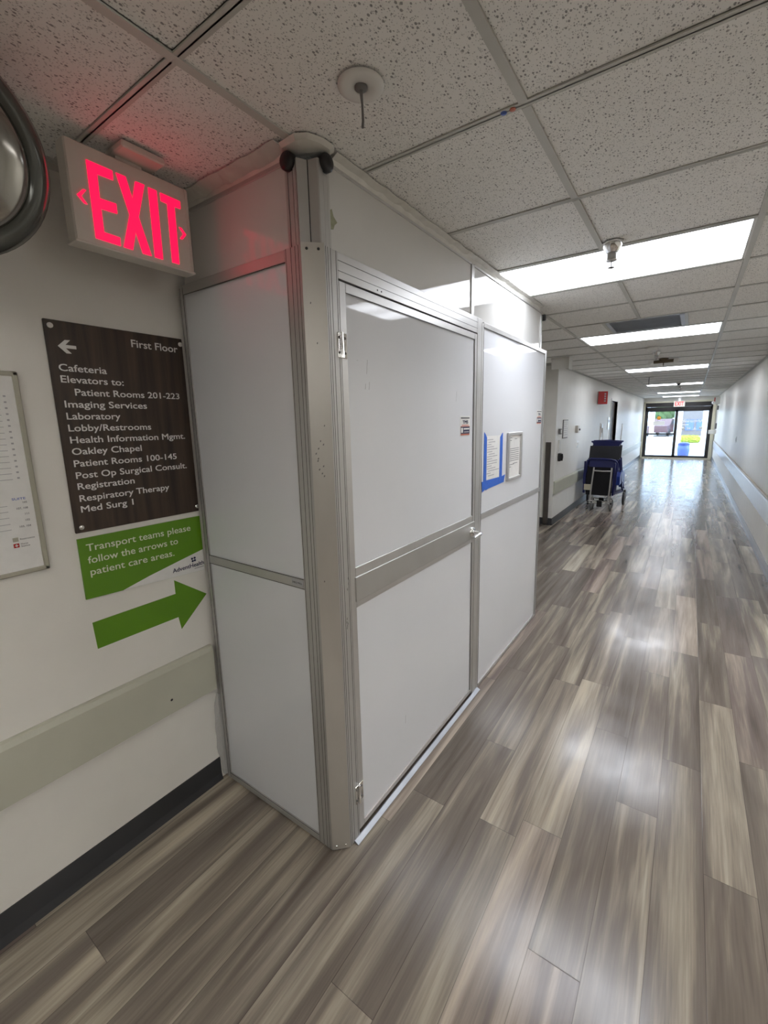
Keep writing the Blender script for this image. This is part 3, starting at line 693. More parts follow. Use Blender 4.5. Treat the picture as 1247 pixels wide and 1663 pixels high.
# ---- fixed panel
Y0, Y1 = 2.320, 3.595
fp = thing('partition_panel', (BX-PT/2, (Y0+Y1)/2, 0), 'white fixed partition panel carrying taped paper and framed notice, right of the door', 'partition panel')
m = MB()
m.box(BX-PT, BX, Y0, Y0+0.026, 0.004, 2.205, 0.0015); m.box(BX-PT, BX, Y1-0.036, Y1, 0.004, 2.212, 0.0015)
m.box(BX-PT, BX, Y0+0.026, Y1-0.036, 2.186, 2.212, 0.0015); m.box(BX-PT, BX, Y0+0.026, Y1-0.036, 1.102, 1.137, 0.0015)
m.box(BX-PT, BX, Y0+0.026, Y1-0.036, 0.004, 0.026, 0.0015)
m.build('frame', 'alu_h', fp)
m = MB(); vlines(m, fx(BX), [Y1-0.012, Y1-0.0365, Y0+0.0265], 0.01, 2.2, 0.0016); hlines(m, fx(BX), [2.185, 1.1375], Y0+0.026, Y1-0.036, 0.0018, -0.0002)
m.build('seam_lines', 'groove', fp)
MB().box(BX-0.03, BX-0.008, Y0+0.02, Y1-0.03, 1.12, 2.20).build('upper_sheet', 'sheet', fp)
MB().box(BX-0.03, BX-0.008, Y0+0.02, Y1-0.03, 0.015, 1.115).build('lower_sheet', 'sheet', fp)
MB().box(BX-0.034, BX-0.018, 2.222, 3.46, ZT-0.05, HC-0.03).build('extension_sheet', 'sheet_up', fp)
m = MB(); m.box(BX-0.038, BX-0.012, 2.222, 2.236, ZT-0.05, HC-0.03, 0.001); m.box(BX-0.038, BX-0.010, 3.455, 3.475, ZT-0.02, HC-0.05, 0.001); m.box(BX-0.038, BX-0.012, 2.236, 3.475, HC-0.036, HC-0.026, 0.001)
m.box(BX-0.036, BX-0.016, 3.475, 3.50, ZT-0.03, HC-0.06)
m.build('extension_frame', 'alu_h', fp)
m = endcap((0, 0, 0), (1, 0, 0), r=0.024, h=0.03); m.xf(Matrix.Translation((BX-0.022, 3.50, HC-0.062))); m.build('end_cap', 'black', fp)
# return side at the far end of the enclosure
# ---- sealing tape along the ceiling edge
def wavy(y0, y1, n, x, w0, seed):
    random.seed(seed); m = MB(); vs = []; 
    for i in range(n+1):
        y = y0+(y1-y0)*i/n; j = random.uniform(-0.003, 0.003)
        vs += [(x-0.004, y, HC-0.030+j*0.4), (x+0.006+j, y, HC-0.012+j), (x+w0+j*1.5, y, HC-0.0025), (x+w0+j*1.5, y, HC-0.001), (x-0.004, y, HC-0.001)]
    fs = []
    for i in range(n):
        for k in range(5): fs.append((i*5+k, i*5+(k+1) % 5, (i+1)*5+(k+1) % 5, (i+1)*5+k))
    fs += [tuple(range(5)), tuple(range(n*5, n*5+5))]
    return m.add(vs, fs)
o = wavy(1.15, 3.42, 60, BX-0.014, 0.028, 3).build('sealing_tape', 'whitetape', origin=(BX, 2.3, HC)); tag(o, 'white sealing tape between ceiling and the partition over the door', 'tape', None)
m = wavy(-0.62, 0.0, 20, 0, 0.06, 5)
m.v = [(-(1.09)+v[1]+0.0, FY+0.02-v[0], v[2]) for v in m.v]
o = m.build('sealing_tape', 'whitetape', origin=(-1.4, FY, HC)); tag(o, 'pink lit sealing tape at the ceiling above the narrow side panel, behind the exit sign', 'tape')
m = MB(); random.seed(11)
pts = [(-1.125, 1.045), (-1.09, 1.015), (-1.02, 1.01), (-0.985, 1.03), (-0.965, 1.075), (-0.962, 1.12), (-0.985, 1.145), (-1.03, 1.11), (-1.08, 1.08)]
vs = [(a, b, HC-0.0015) for a, b in pts]+[(-1.04+(a+1.04)*0.86, 1.07+(b-1.07)*0.86, HC-0.009-random.uniform(0, 0.008)) for a, b in pts]+[(-1.035, 1.075, HC-0.019)]
k = len(pts)
m.add(vs, [tuple(range(k))]+[(i, (i+1) % k, k+(i+1) % k, k+i) for i in range(k)]+[(k+i, k+(i+1) % k, 2*k) for i in range(k)])
o = m.build('tape_wad', 'whitetape', origin=(-1.03, 1.06, HC)); tag(o, 'crumpled clear white tape sealing the corner post top to the ceiling', 'tape')
# clear film along wall edge
m = MB(); vs = []
for i in range(15):
    z = 0.02+i*0.43/14; wv = 0.012+0.018*math.sin(i/14*math.pi)+0.002*math.sin(i*1.7)
    vs += [(WL+0.004+0.003*math.sin(i), FY-wv, z), (WL+0.020, FY-0.010, z), (WL+0.024, FY-0.001, z)]
m.add(vs, [(i*3+k, i*3+k+1, i*3+4+k, i*3+3+k) for i in range(14) for k in (0, 1)])
o = m.build('plastic_film', 'cleartape', origin=(WL+0.02, FY-0.02, 0)); tag(o, 'clear plastic film strip taped in the corner below the cream guard rail', 'film')

# ---- stickers, papers
def sticker(y0, y1, z1, label, X):
    s = (y1-y0)/0.11; z0 = z1-0.098*s
    t = thing('safety_sticker', (X, (y0+y1)/2, z0), label, 'sticker')
    m = MB(); m.box(X, X+0.0008, y0-0.006*s, y1+0.006*s, z0, z1+0.004*s); m.build('backing', 'paper', t)
    q = lambda a0, a1, b0, b1, mt, nm, d=0.0014: MB().box(X, X+d, y0+(y1-y0)*a0, y0+(y1-y0)*a1, z0+(z1-z0)*b0, z0+(z1-z0)*b1).build(nm, mt, t)
    q(0.02, 0.98, 0.90, 0.98, 'print', 'header_line')
    text('TMS', 'sticker_text', 'navy', t, 'x', X, (y0+y1)/2, z0+(z1-z0)*0.64, width=(y1-y0)*0.6, height=(z1-z0)*0.17, align='C', bold=0.03, depth=0.0018)
    q(0.12, 0.90, 0.54, 0.58, 'stickorange', 'orange_line')
    q(0.0, 1.0, 0.02, 0.51, 'stickorange', 'red_block', 0.0012); q(0.0, 1.0, 0.10, 0.48, 'navy', 'dark_block', 0.0015)
    q(0.04, 0.24, 0.16, 0.42, 'paper', 'pale_box', 0.0018); q(0.32, 0.95, 0.32, 0.40, 'paper', 'pale_line', 0.0018); q(0.36, 0.92, 0.17, 0.22, 'printl', 'pale_line', 0.0018)
sticker(2.075, 2.185, 1.703, 'small orange and navy sticker on the partition door near its right edge', BX-0.006)
sticker(3.43, 3.545, 1.752, 'small orange and navy sticker on the fixed partition panel, near its far edge', BX-0.008)
X = BX-0.008
tp = thing('taped_notice', (X, 2.56, 1.28), 'white paper held by blue masking tape, on the fixed white panel', 'paper notice')
MB().prism([(2.405, 1.33), (2.672, 1.325), (2.672, 1.588), (2.405, 1.592)], fx(X), 0, 0.0008).build('paper_sheet', 'paper', tp)
MB().prism([(2.392, 1.32), (2.437, 1.32), (2.437, 1.582), (2.42, 1.60), (2.394, 1.616)], fx(X), 0.0008, 0.0018).build('blue_tape', 'tape', tp)
MB().prism([(2.652, 1.315), (2.700, 1.32), (2.700, 1.605), (2.685, 1.60), (2.652, 1.578)], fx(X), 0.0008, 0.0018).build('blue_tape', 'tape', tp)
MB().prism([(2.366, 1.326), (2.44, 1.327), (2.70, 1.324), (2.757, 1.330), (2.742, 1.302), (2.735, 1.282), (2.46, 1.272), (2.43, 1.268), (2.42, 1.275), (2.376, 1.262)], fx(X), 0.0018, 0.003).build('blue_tape', 'tape', tp)
m = MB(); random.seed(4)
for k in range(16):
    z = 1.568-k*0.0145; a = 2.445+random.choice((0, 0, 0.02)); b_ = min(2.645, a+random.uniform(0.05, 0.19))
    m.box(X, X+0.0012, a, b_, z-0.0022, z+0.0022)
m.build('printed_lines', 'printl', tp)
fn = thing('framed_notice', (X, 2.91, 1.28), 'printed page in a silver snap frame beside the blue taped paper', 'framed notice')
m = MB(); a, b_, c, d = 2.775, 3.058, 1.280, 1.602; e = 0.026
m.box(X, X+0.016, a, a+e, c, d, 0.003); m.box(X, X+0.016, b_-e, b_, c, d, 0.003); m.box(X, X+0.016, a+e, b_-e, d-e*0.8, d, 0.003); m.box(X, X+0.016, a+e, b_-e, c, c+e*0.8, 0.003)
m.build('frame', 'alu_h', fn)
MB().box(X, X+0.004, a+e, b_-e, c+e*.8, d-e*.8).build('page', 'paper', fn)
m = MB()
for k, (u0, u1, z) in enumerate([(0.03, 0.07, 1.566), (0.12, 0.17, 1.556), (0.03, 0.06, 1.548)] + [(0.01, 0.215, 1.492-0.0135*i) for i in range(7)] + [(0.02, 0.12, 1.385), (0.10, 0.19, 1.39), (0.02, 0.06, 1.37)]):
    m.box(X+0.004, X+0.0045, a+e+u0, min(a+e+u1, b_-e-0.008), z-0.0018, z+0.0018)
m.build('printed_lines', 'print', fn)

# ================================================================== LEFT WALL SIGNS
W = WL+0.0005
ds = thing('directory_sign', (WL, 0.81, 1.32), 'dark walnut first floor directory sign with white lettering, above the green sign', 'sign')
board = MB().box(WL, WL+0.008, 0.577, FY-0.001, 1.319, 2.025, 0.002).build('sign_board', 'walnut', ds, origin=(WL, 0.8, 1.67))
TX = WL+0.008
rows = [('First Floor', 0.8376, 1.970, 1.012, 'H'), ('Cafeteria', 0.6008, 1.866, 0.7423, ''), ('Elevators to:', 0.6014, 1.829, 0.7933, ''),
        ('Patient Rooms 201-223', 0.6364, 1.788, 0.9992, ''), ('Imaging Services', 0.6019, 1.748, 0.8663, ''), ('Laboratory', 0.6019, 1.7085, 0.7676, ''),
        ('Lobby/Restrooms', 0.6017, 1.669, 0.8727, ''), ('Health Information Mgmt.', 0.6017, 1.629, 1.0048, ''), ('Oakley Chapel', 0.6017, 1.590, 0.8283, ''),
        ('Patient Rooms 100-145', 0.6021, 1.549, 0.9607, ''), ('Post Op Surgical Consult.', 0.6027, 1.508, 0.999, ''), ('Registration', 0.6029, 1.470, 0.788, ''),
        ('Respiratory Therapy', 0.6031, 1.428, 0.9161, ''), ('Med Surg 1', 0.6025, 1.390, 0.7745, '')]
for s, a, z, b_, k in rows:
    text(s, 'sign_lettering', 'signtext', board, 'x', TX, a, z, width=b_-a, height=0.0265 if k else 0.0225, bold=0.012)
MB().prism([(0.6073, 1.9445), (0.6289, 1.9655), (0.6441, 1.9663), (0.6290, 1.9500), (0.659, 1.9500), (0.659, 1.9395), (0.629, 1.9392), (0.6436, 1.9238), (0.6290, 1.9230)], fx(TX), 0, 0.0012).build('arrow', 'signtext', board)
for yy, zz in ((0.594, 2.006), (0.596, 1.338), (1.026, 2.003), (1.026, 1.340)):
    MB().lathe([(0.0085, 0), (0.0085, 0.003), (0.007, 0.0045), (0.0001, 0.0045)], (TX, yy, zz), (1, 0, 0), 18).build('mounting_stud', 'signtext' if zz > 1.5 else 'chrome', ds)
gs = thing('transport_sign', (WL, 0.81, 1.07), 'green and white sign telling transport teams to follow arrows, under the directory', 'sign')
gb = MB().prism([(0.578, 1.076), (FY-0.001, 1.052), (FY-0.001, 1.296), (0.578, 1.298)], fx(WL), 0, 0.006).build('sign_board', 'green', gs)
MB().prism([(0.7000, 1.070), (FY-0.0015, 1.0525), (FY-0.0015, 1.146), (0.92, 1.122), (0.80, 1.096)], fx(WL+0.006), 0, 0.0006).build('white_swoosh', 'paper', gb)
for s, a, z, b_, sl in (('Transport teams please', 0.601, 1.249, 0.9877, -0.02), ('follow the arrows to', 0.6007, 1.204, 0.928, -0.02), ('patient care areas.', 0.6028, 1.160, 0.9074, -0.03)):
    text(s, 'sign_lettering', 'greentext', gb, 'x', WL+0.006, a, z, width=b_-a, height=0.026, bold=0.008, slope=sl)
text('AdventHealth', 'logo_lettering', 'navy', gb, 'x', WL+0.0068, 0.893, 1.0795, width=0.139, height=0.0175, bold=0.016)
MB().box(WL+0.0066, WL+0.0074, 0.988, 1.030, 1.069, 1.0725).build('logo_small_line', 'printl', gb)
m = MB()
for dx, dz in ((-0.006, 0.005), (0.006, 0.006), (-0.004, -0.006), (0.006, -0.005)):
    m.lathe([(0.0048, 0), (0.0048, 0.001), (0.0001, 0.0012)], (WL+0.0068, 0.987+dx, 1.112+dz), (1, 0, 0), 10)
m.build('logo_mark', 'navy', gb)
ga = MB().prism([(0.5869, 0.983), (0.8972, 0.985), (0.8973, 1.045), (1.0345, 0.938), (0.9062, 0.822), (0.8981, 0.880), (0.5917, 0.878)], fx(WL), 0, 0.0012)
tag(ga.build('arrow_decal', 'green', origin=(WL, 0.81, 0.93)), 'green arrow decal on the left wall pointing right, under the green sign', 'arrow decal')
# poster / suite map
pm = thing('suite_directory_poster', (WL, 0.2, 1.22), 'white suite directory poster in beige frame, cut off by the left picture edge', 'poster')
m = MB(); P0, P1, Q0, Q1 = -0.16, 0.489, 1.222, 1.853; e = 0.014
m.box(WL, WL+0.016, P0, P1, Q0, Q0+e, 0.003); m.box(WL, WL+0.016, P0, P1, Q1-e, Q1, 0.003); m.box(WL, WL+0.016, P0, P0+e, Q0, Q1, 0.003); m.box(WL, WL+0.016, P1-e, P1, Q0, Q1, 0.003)
m.build('frame', 'poster_frame', pm)
MB().box(WL, WL+0.010, P0+e, P1-e, Q0+e, Q1-e).build('sheet', 'paper', pm)
XP = WL+0.010
m = MB()
for k in range(15):
    z = 1.775-k*0.0178; m.box(XP, XP+0.0006, 0.0, 0.435, z-0.0008, z+0.0008); m.box(XP, XP+0.0008, 0.446, 0.452, z+0.001, z+0.006)
for z in (1.445, 1.427, 1.408, 1.388, 1.370): m.box(XP, XP+0.0006, 0.0, 0.41, z-0.0008, z+0.0008)
m.build('ruled_lines', 'printl', pm)
text('SUITE', 'poster_heading', 'bluepaint', pm, 'x', XP, 0.457, 1.461, width=0.034, height=0.007, align='R', bold=0.01)
for s, z in (('105', 1.449), ('107, 108', 1.431), ('111', 1.412), ('102', 1.392), ('103, 104', 1.373)):
    text(s, 'poster_numbers', 'print', pm, 'x', XP, 0.459, z, height=0.006, align='R', bold=0.01)
MB().box(XP, XP+0.0008, 0.408, 0.422, 1.330, 1.343).build('restroom_symbol', 'poster_frame', pm)
text('Restrooms', 'poster_legend', 'print', pm, 'x', XP, 0.426, 1.334, width=0.037, height=0.005, bold=0.01)
x_ = MB().box(XP, XP+0.0008, 0.408, 0.422, 1.311, 1.324).build('nurse_symbol', 'red', pm)
m = MB(); m.box(XP, XP+0.0012, 0.4135, 0.4165, 1.3135, 1.3215); m.box(XP, XP+0.0012, 0.411, 0.419, 1.316, 1.319); m.build('white_cross', 'paper', x_)
text('Nurse', 'poster_legend', 'print', pm, 'x', XP, 0.426, 1.3185, width=0.018, height=0.005, bold=0.01)
text('Station', 'poster_legend', 'print', pm, 'x', XP, 0.426, 1.311, width=0.022, height=0.005, bold=0.01)
# hand sanitiser just outside frame is not shown

# ================================================================== EXIT SIGN (near)
EX = -1.49
es = thing('exit_sign', (EX, 0.785, HC), 'large white box sign with glowing red EXIT letters, hung from the near ceiling', 'exit sign')
m = MB().box(EX-0.055, EX, 0.606, 0.964, 2.204, 2.469, 0.004); m.build('housing', 'signwhite', es)
m = MB(); m.box(EX-0.056, EX+0.003, 0.604, 0.966, 2.202, 2.209, 0.002); m.box(EX, EX+0.002, 0.951, 0.9525, 2.21, 2.465); m.build('face_rim', 'signwhite', es)
MB().box(EX-0.050, EX+0.055, 0.735, 0.862, HC-0.022, HC-0.001, 0.004).build('mounting_canopy', 'signwhite', es)
MB().box(EX-0.04, EX-0.01, 0.745, 0.82, 2.465, HC-0.02).build('canopy_neck', 'signwhite', es)
LET = {
 'letter_e': [(0.6573, 2.4283), (0.7255, 2.4277), (0.7250, 2.4025), (0.682, 2.4015), (0.681, 2.3375), (0.7250, 2.3390), (0.7250, 2.3125), (0.681, 2.3100), (0.681, 2.2475), (0.7245, 2.2462), (0.7240, 2.2227), (0.6570, 2.2245)],
 'letter_x': [(0.735, 2.4270), (0.762, 2.4270), (0.7755, 2.3700), (0.790, 2.4255), (0.8170, 2.4262), (0.788, 2.3247), (0.8160, 2.2207), (0.7890, 2.2205), (0.7740, 2.2800), (0.7590, 2.2220), (0.7325, 2.2226), (0.7616, 2.3224)],
 'letter_i': [(0.8284, 2.4241), (0.8543, 2.4241), (0.8525, 2.2200), (0.8268, 2.2203)],
 'letter_t': [(0.8661, 2.4230), (0.9320, 2.4218), (0.9315, 2.3990), (0.9105, 2.3984), (0.9080, 2.2205), (0.8838, 2.2205), (0.8865, 2.3982), (0.8660, 2.3993)],
 'left_chevron': [(0.6221, 2.3260), (0.6394, 2.3460), (0.6475, 2.3460), (0.6325, 2.3260), (0.646, 2.3090), (0.6385, 2.3090)],
 'right_chevron': [(0.9200, 2.3395), (0.9280, 2.3395), (0.9432, 2.3226), (0.9280, 2.3041), (0.9200, 2.3046), (0.9335, 2.3226)]}
for k, pts in LET.items(): MB().prism(pts, fx(EX), 0, 0.0025).build(k, 'redlet', es)
m = MB(); m.lathe([(0.0022, 0), (0.0001, 0.001)], (EX-0.02, 0.79, HC-0.0235), (0, 0, -1), 8); m.build('screw', 'black', es)

# ================================================================== CONVEX MIRROR
mc = Vector((-1.38, 0.305, 2.285)); ang = math.radians(16)
ax = Vector((math.cos(ang), 0.0, -math.sin(ang)))
cm = thing('convex_mirror', tuple(mc), 'round convex mirror with thick dark rim at the upper left picture edge', 'mirror')
MB().lathe([(0.19, -0.075), (0.222, -0.075), (0.228, -0.06), (0.226, -0.03), (0.210, -0.004), (0.198, 0.004), (0.184, 0.004), (0.176, -0.004)], mc, ax, 64).build('rim', 'mirrorrim', cm)
prof = [(0.178*math.sin(q), 0.03*math.cos(q)-0.008) for q in [math.pi/2*(1-i/12) for i in range(13)]]
MB().lathe(prof, mc, ax, 64).build('mirror_face', 'mirror', cm)
MB().lathe([(0.215, -0.074), (0.17, -0.10), (0.08, -0.12), (0.0001, -0.125)], mc, ax, 48).build('back_shell', 'rubber', cm)
MB().tube([tuple(mc-ax*0.12), (WL+0.01, 0.245, 2.30)], 0.012).build('wall_bracket', 'black', cm)
MB().lathe([(0.045, 0), (0.045, 0.012), (0.02, 0.016), (0.0001, 0.016)], (WL, 0.245, 2.30), (1, 0, 0)).build('wall_plate', 'black', cm)

# small colour marks on the ceiling tee
for (x, y, mt, nm) in ((-0.497, 1.288, 'bluepaint', 'blue'), (-0.472, 1.289, 'stickorange', 'orange')):
    pass
o = MB().lathe([(0.0085, 0), (0.0085, -0.0012), (0.0001, -0.0014)], (-0.497, C1-0.001, HC-0.0002), n=14).build('dot_sticker', 'bluepaint', origin=(-0.497, C1, HC)); tag(o, 'tiny blue dot sticker on the ceiling grid bar', 'sticker')
o = MB().lathe([(0.0085, 0), (0.0085, -0.0012), (0.0001, -0.0014)], (-0.472, C1-0.001, HC-0.0002), n=14).build('dot_sticker', 'stickorange', origin=(-0.472, C1, HC)); tag(o, 'tiny orange dot sticker on the ceiling grid bar', 'sticker')

# ================================================================== LEFT WALL FURTHER DOWN
o = MB().box(-1.875, -1.80, RY1-0.035, RY1, 0.02, 1.335, 0.003).build('wall_protector', 'brownpanel', origin=(-1.84, RY1-0.02, 0)); tag(o, 'tall dark brown protector strip on the recess wall past the partition', 'wall protector')
t = thing('wall_plaque', (WL, 7.6, 1.38), 'grey framed plaque with text lines on the left wall past the partition', 'plaque')
MB().box(WL, WL+0.012, 7.45, 7.78, 1.375, 1.68, 0.003).build('frame', 'rubber', t)
MB().box(WL+0.012, WL+0.014, 7.475, 7.765, 1.39, 1.668).build('page', 'paper', t)
m = MB()
for k in range(7): m.box(WL+0.014, WL+0.0145, 7.50, 7.74-0.03*(k % 3), 1.64-k*0.035, 1.646-k*0.035)
m.build('text_lines', 'printl', t)
t = thing('wall_switch', (WL, 7.26, 1.45), 'small grey control box on the left wall, left of the plaque', 'switch')
MB().box(WL, WL+0.03, 7.20, 7.29, 1.45, 1.54, 0.004).build('box', 'rubber', t)
MB().box(WL+0.03, WL+0.034, 7.225, 7.265, 1.47, 1.52).build('button', 'white', t)
t = thing('wall_phone', (WL, 7.26, 1.0), 'black wall phone under a white card holder on the left wall', 'phone')
MB().box(WL, WL+0.02, 7.22, 7.32, 1.18, 1.36, 0.004).build('card_holder', 'white', t)
MB().box(WL, WL+0.045, 7.22, 7.32, 1.02, 1.15, 0.008).build('body', 'black', t)
MB().tube([(WL+0.055, 7.27, 1.03), (WL+0.062, 7.27, 1.09), (WL+0.055, 7.27, 1.14)], 0.016).build('handset', 'black', t)
t = thing('thermostat', (WL, 8.5, 1.45), 'white thermostat box with side knob on the left wall past the plaque', 'thermostat')
MB().box(WL, WL+0.05, 8.40, 8.55, 1.44, 1.57, 0.006).build('box', 'signwhite', t)
MB().lathe([(0.02, 0), (0.016, 0.02), (0.0001, 0.022)], (WL+0.05, 8.50, 1.50), (1, 0, 0), 14).build('knob', 'rubber', t)
t = thing('light_switch', (WL, 8.65, 1.15), 'glossy white double switch plate on the left wall beside the transport chairs', 'switch')
MB().box(WL, WL+0.006, 8.58, 8.72, 1.16, 1.29, 0.002).build('plate', 'lamphead', t)
for yy in (8.62, 8.68): MB().box(WL+0.006, WL+0.014, yy-0.012, yy+0.012, 1.20, 1.25, 0.002).build('rocker', 'lamphead', t)
t = thing('fire_alarm_sign', (WL, 10.5, 2.0), 'red box sign projecting high from left wall before the dark doorway', 'sign')
MB().box(WL, WL+0.02, 10.42, 10.62, 2.0, 2.27, 0.003).build('wall_plate', 'signwhite', t)
MB().prism([(WL+0.02, 10.40), (WL+0.19, 10.52), (WL+0.02, 10.64)], lambda a, b, d: (a, b, d), 2.0, 2.27).build('red_panel', 'red', t)
m = MB()
for z in (2.05, 2.10, 2.15, 2.20): m.add([(WL+0.13, 10.476, z), (WL+0.16, 10.497, z), (WL+0.16, 10.497, z+0.03), (WL+0.13, 10.476, z+0.03)], [(0, 1, 2, 3)])
m.build('white_marks', 'printl', t)
t = thing('room_sign', (WL, 12.2, 1.5), 'small white room sign beside the dark doorway on the left wall', 'sign')
MB().box(WL, WL+0.012, 12.05, 12.30, 1.42, 1.72, 0.003).build('plate', 'lamphead', t)
MB().box(WL+0.012, WL+0.014, 12.09, 12.26, 1.60, 1.66).build('lettering_band', 'printl', t)

# ================================================================== TRANSPORT CHAIRS
def chair(ox, oy, label, first=True):
    t = thing('transport_chair', (ox, oy, 0), label, 'wheelchair', 'nested blue transport chairs by the left wall')
    def P(x, y, z): return (ox+x, oy+y, z)
    def bx(x0, x1, y0, y1, z0, z1, bev=0.008, rot=0): 
        return MB().box(ox+x0, ox+x1, oy+y0, oy+y1, z0, z1, bev)
    def slant(x0, x1, yb, yt, z0, z1, th, taper=0.0):
        vs = []
        for z, y, tp in ((z0, yb, taper), (z1, yt, 0)):
            vs += [P(x0+tp, y, z), P(x1-tp, y, z), P(x1-tp, y+th, z), P(x0+tp, y+th, z)]
        return MB().add(vs, [(0, 3, 2, 1), (4, 5, 6, 7), (0, 1, 5, 4), (1, 2, 6, 5), (2, 3, 7, 6), (3, 0, 4, 7)])
    slant(-0.27, 0.25, 0.10, 0.18, 0.945, 1.185, 0.03).build('backrest', 'blackf', t)
    h = MB(); h.prism([(-0.215, 1.17), (0.215, 1.17), (0.235, 1.235), (0.26, 1.245), (0.26, 1.27), (0.0, 1.285), (-0.26, 1.275), (-0.26, 1.25), (-0.235, 1.24)], lambda a, b, d: P(a, 0.20+d, b), 0, 0.05)
    h.build('push_handle', 'blue', t)
    fr = MB()
    hoop = [(-0.33, 0.10, 0.32), (-0.31, 0.06, 0.60), (-0.285, 0.04, 0.86), (-0.27, 0.04, 0.92), (-0.22, 0.04, 0.955), (0.12, 0.04, 0.945), (0.19, 0.04, 0.93), (0.225, 0.04, 0.88), (0.21, 0.06, 0.55), (0.19, 0.10, 0.30)]
    fr.tube([P(*q) for q in hoop], 0.017, 10)
    fr.tube([P(-0.33, 0.10, 0.32), P(-0.33, 0.75, 0.28)], 0.02, 10); fr.tube([P(0.19, 0.10, 0.30), P(0.27, 0.75, 0.28)], 0.02, 10)
    fr.tube([P(-0.27, 0.12, 0.95), P(-0.28, 0.40, 0.55), P(-0.33, 0.70, 0.30)], 0.017, 10); fr.tube([P(0.25, 0.12, 0.95), P(0.26, 0.40, 0.55), P(0.27, 0.70, 0.30)], 0.017, 10)
    fr.build('chair_frame', 'blue', t)
    slant(-0.245, 0.19, 0.035, 0.06, 0.80, 0.94, 0.03).build('seat_edge_cover', 'blue', t)
    slant(-0.30, 0.17, 0.05, 0.05, 0.27, 0.82, 0.05, 0.02).build('folded_seat', 'blackf', t)
    slant(-0.335, -0.30, 0.04, 0.04, 0.30, 0.90, 0.18).build('side_panel', 'blue', t)
    slant(0.17, 0.20, 0.04, 0.04, 0.28, 0.88, 0.22).build('side_panel', 'blue', t)
    ar = MB(); ar.prism([(0.20, 0.46), (0.20, 0.62), (0.28, 0.70), (0.60, 0.66), (0.75, 0.58), (0.78, 0.36), (0.70, 0.36), (0.62, 0.48)], lambda a, b, d: P(d, a, b), 0.20, 0.27)
    ar.build('armrest', 'blue2', t)
    al = MB(); al.prism([(0.20, 0.46), (0.20, 0.62), (0.28, 0.70), (0.60, 0.66), (0.75, 0.58), (0.78, 0.36), (0.70, 0.36), (0.62, 0.48)], lambda a, b, d: P(d, a, b), -0.37, -0.335)
    al.build('armrest', 'blue2', t)
    ft = MB()
    ft.tube([P(-0.19, -0.02, 0.13), P(-0.175, -0.03, 0.45), P(-0.15, -0.02, 0.80)], 0.014, 10)
    ft.tube([P(0.12, -0.02, 0.13), P(0.14, -0.03, 0.45), P(0.15, -0.02, 0.80)], 0.014, 10)
    ft.tube([P(-0.155, -0.025, 0.74), P(0.0, -0.03, 0.735), P(0.145, -0.025, 0.74)], 0.013, 10)
    ft.build('footrest_frame', 'alu_h', t)
    fp = MB(); fp.box(ox-0.21, ox+0.17, oy-0.06, oy+0.10, 0.125, 0.14, 0.003); fp.tube([P(-0.22, -0.05, 0.17), P(0.18, -0.05, 0.17)], 0.011); fp.tube([P(-0.22, 0.06, 0.115), P(0.18, 0.06, 0.115)], 0.011)
    fp.build('footplate', 'chrome', t)
    bx(-0.06, 0.03, -0.075, -0.03, 0.07, 0.19).build('latch_block', 'black', t)
    for sx, yy in ((-0.165, -0.02), (0.17, -0.04)):
        fk = MB(); fk.tube([P(sx, yy+0.02, 0.155), P(sx, yy+0.02, 0.115)], 0.012, 10); fk.box(ox+sx-0.022, ox+sx-0.017, oy+yy-0.03, oy+yy+0.035, 0.045, 0.12); fk.box(ox+sx+0.017, ox+sx+0.022, oy+yy-0.03, oy+yy+0.035, 0.045, 0.12)
        k = fk.build('caster', 'black', t)
        MB().lathe([(0.0001, -0.016), (0.045, -0.016), (0.058, -0.012), (0.060, 0.0), (0.058, 0.012), (0.045, 0.016), (0.0001, 0.016)], P(sx, yy, 0.060), (1, 0.15 if sx > 0 else 0, 0), 24).build('caster_wheel', 'rubber', k)
    for sx in (-0.345, 0.30):
        k = MB().lathe([(0.05, -0.02), (0.115, -0.02), (0.130, -0.012), (0.132, 0), (0.130, 0.012), (0.115, 0.02), (0.05, 0.02)], P(sx, 0.72, 0.132), (1, 0, 0), 30).build('rear_wheel', 'black', t)
        MB().lathe([(0.0001, -0.022), (0.05, -0.018), (0.06, 0), (0.05, 0.018), (0.0001, 0.022)], P(sx, 0.72, 0.132), (1, 0, 0), 20).build('wheel_hub', 'rubber', k)
    return t
c1 = chair(-1.28, 8.70, 'front blue and black transport chair, facing us with silver footrest folded up')
MB().box(-1.595, -1.475, 8.732, 8.738, 0.36, 0.47).build('yellow_label', 'cream', c1)
c2 = chair(-1.30, 9.05, 'rear blue transport chair nested behind the front one, with tall chrome poles')
m = MB()
m.tube([(-1.50, 9.55, 0.4), (-1.52, 9.6, 1.60)], 0.010, 8); m.tube([(-1.45, 9.58, 1.0), (-1.47, 9.6, 1.50)], 0.008, 8); m.tube([(-1.16, 9.55, 0.4), (-1.12, 9.6, 1.58)], 0.010, 8)
m.box(-1.515, -1.475, 9.58, 9.60, 1.32, 1.58)
m.build('drip_pole', 'chrome', c2)

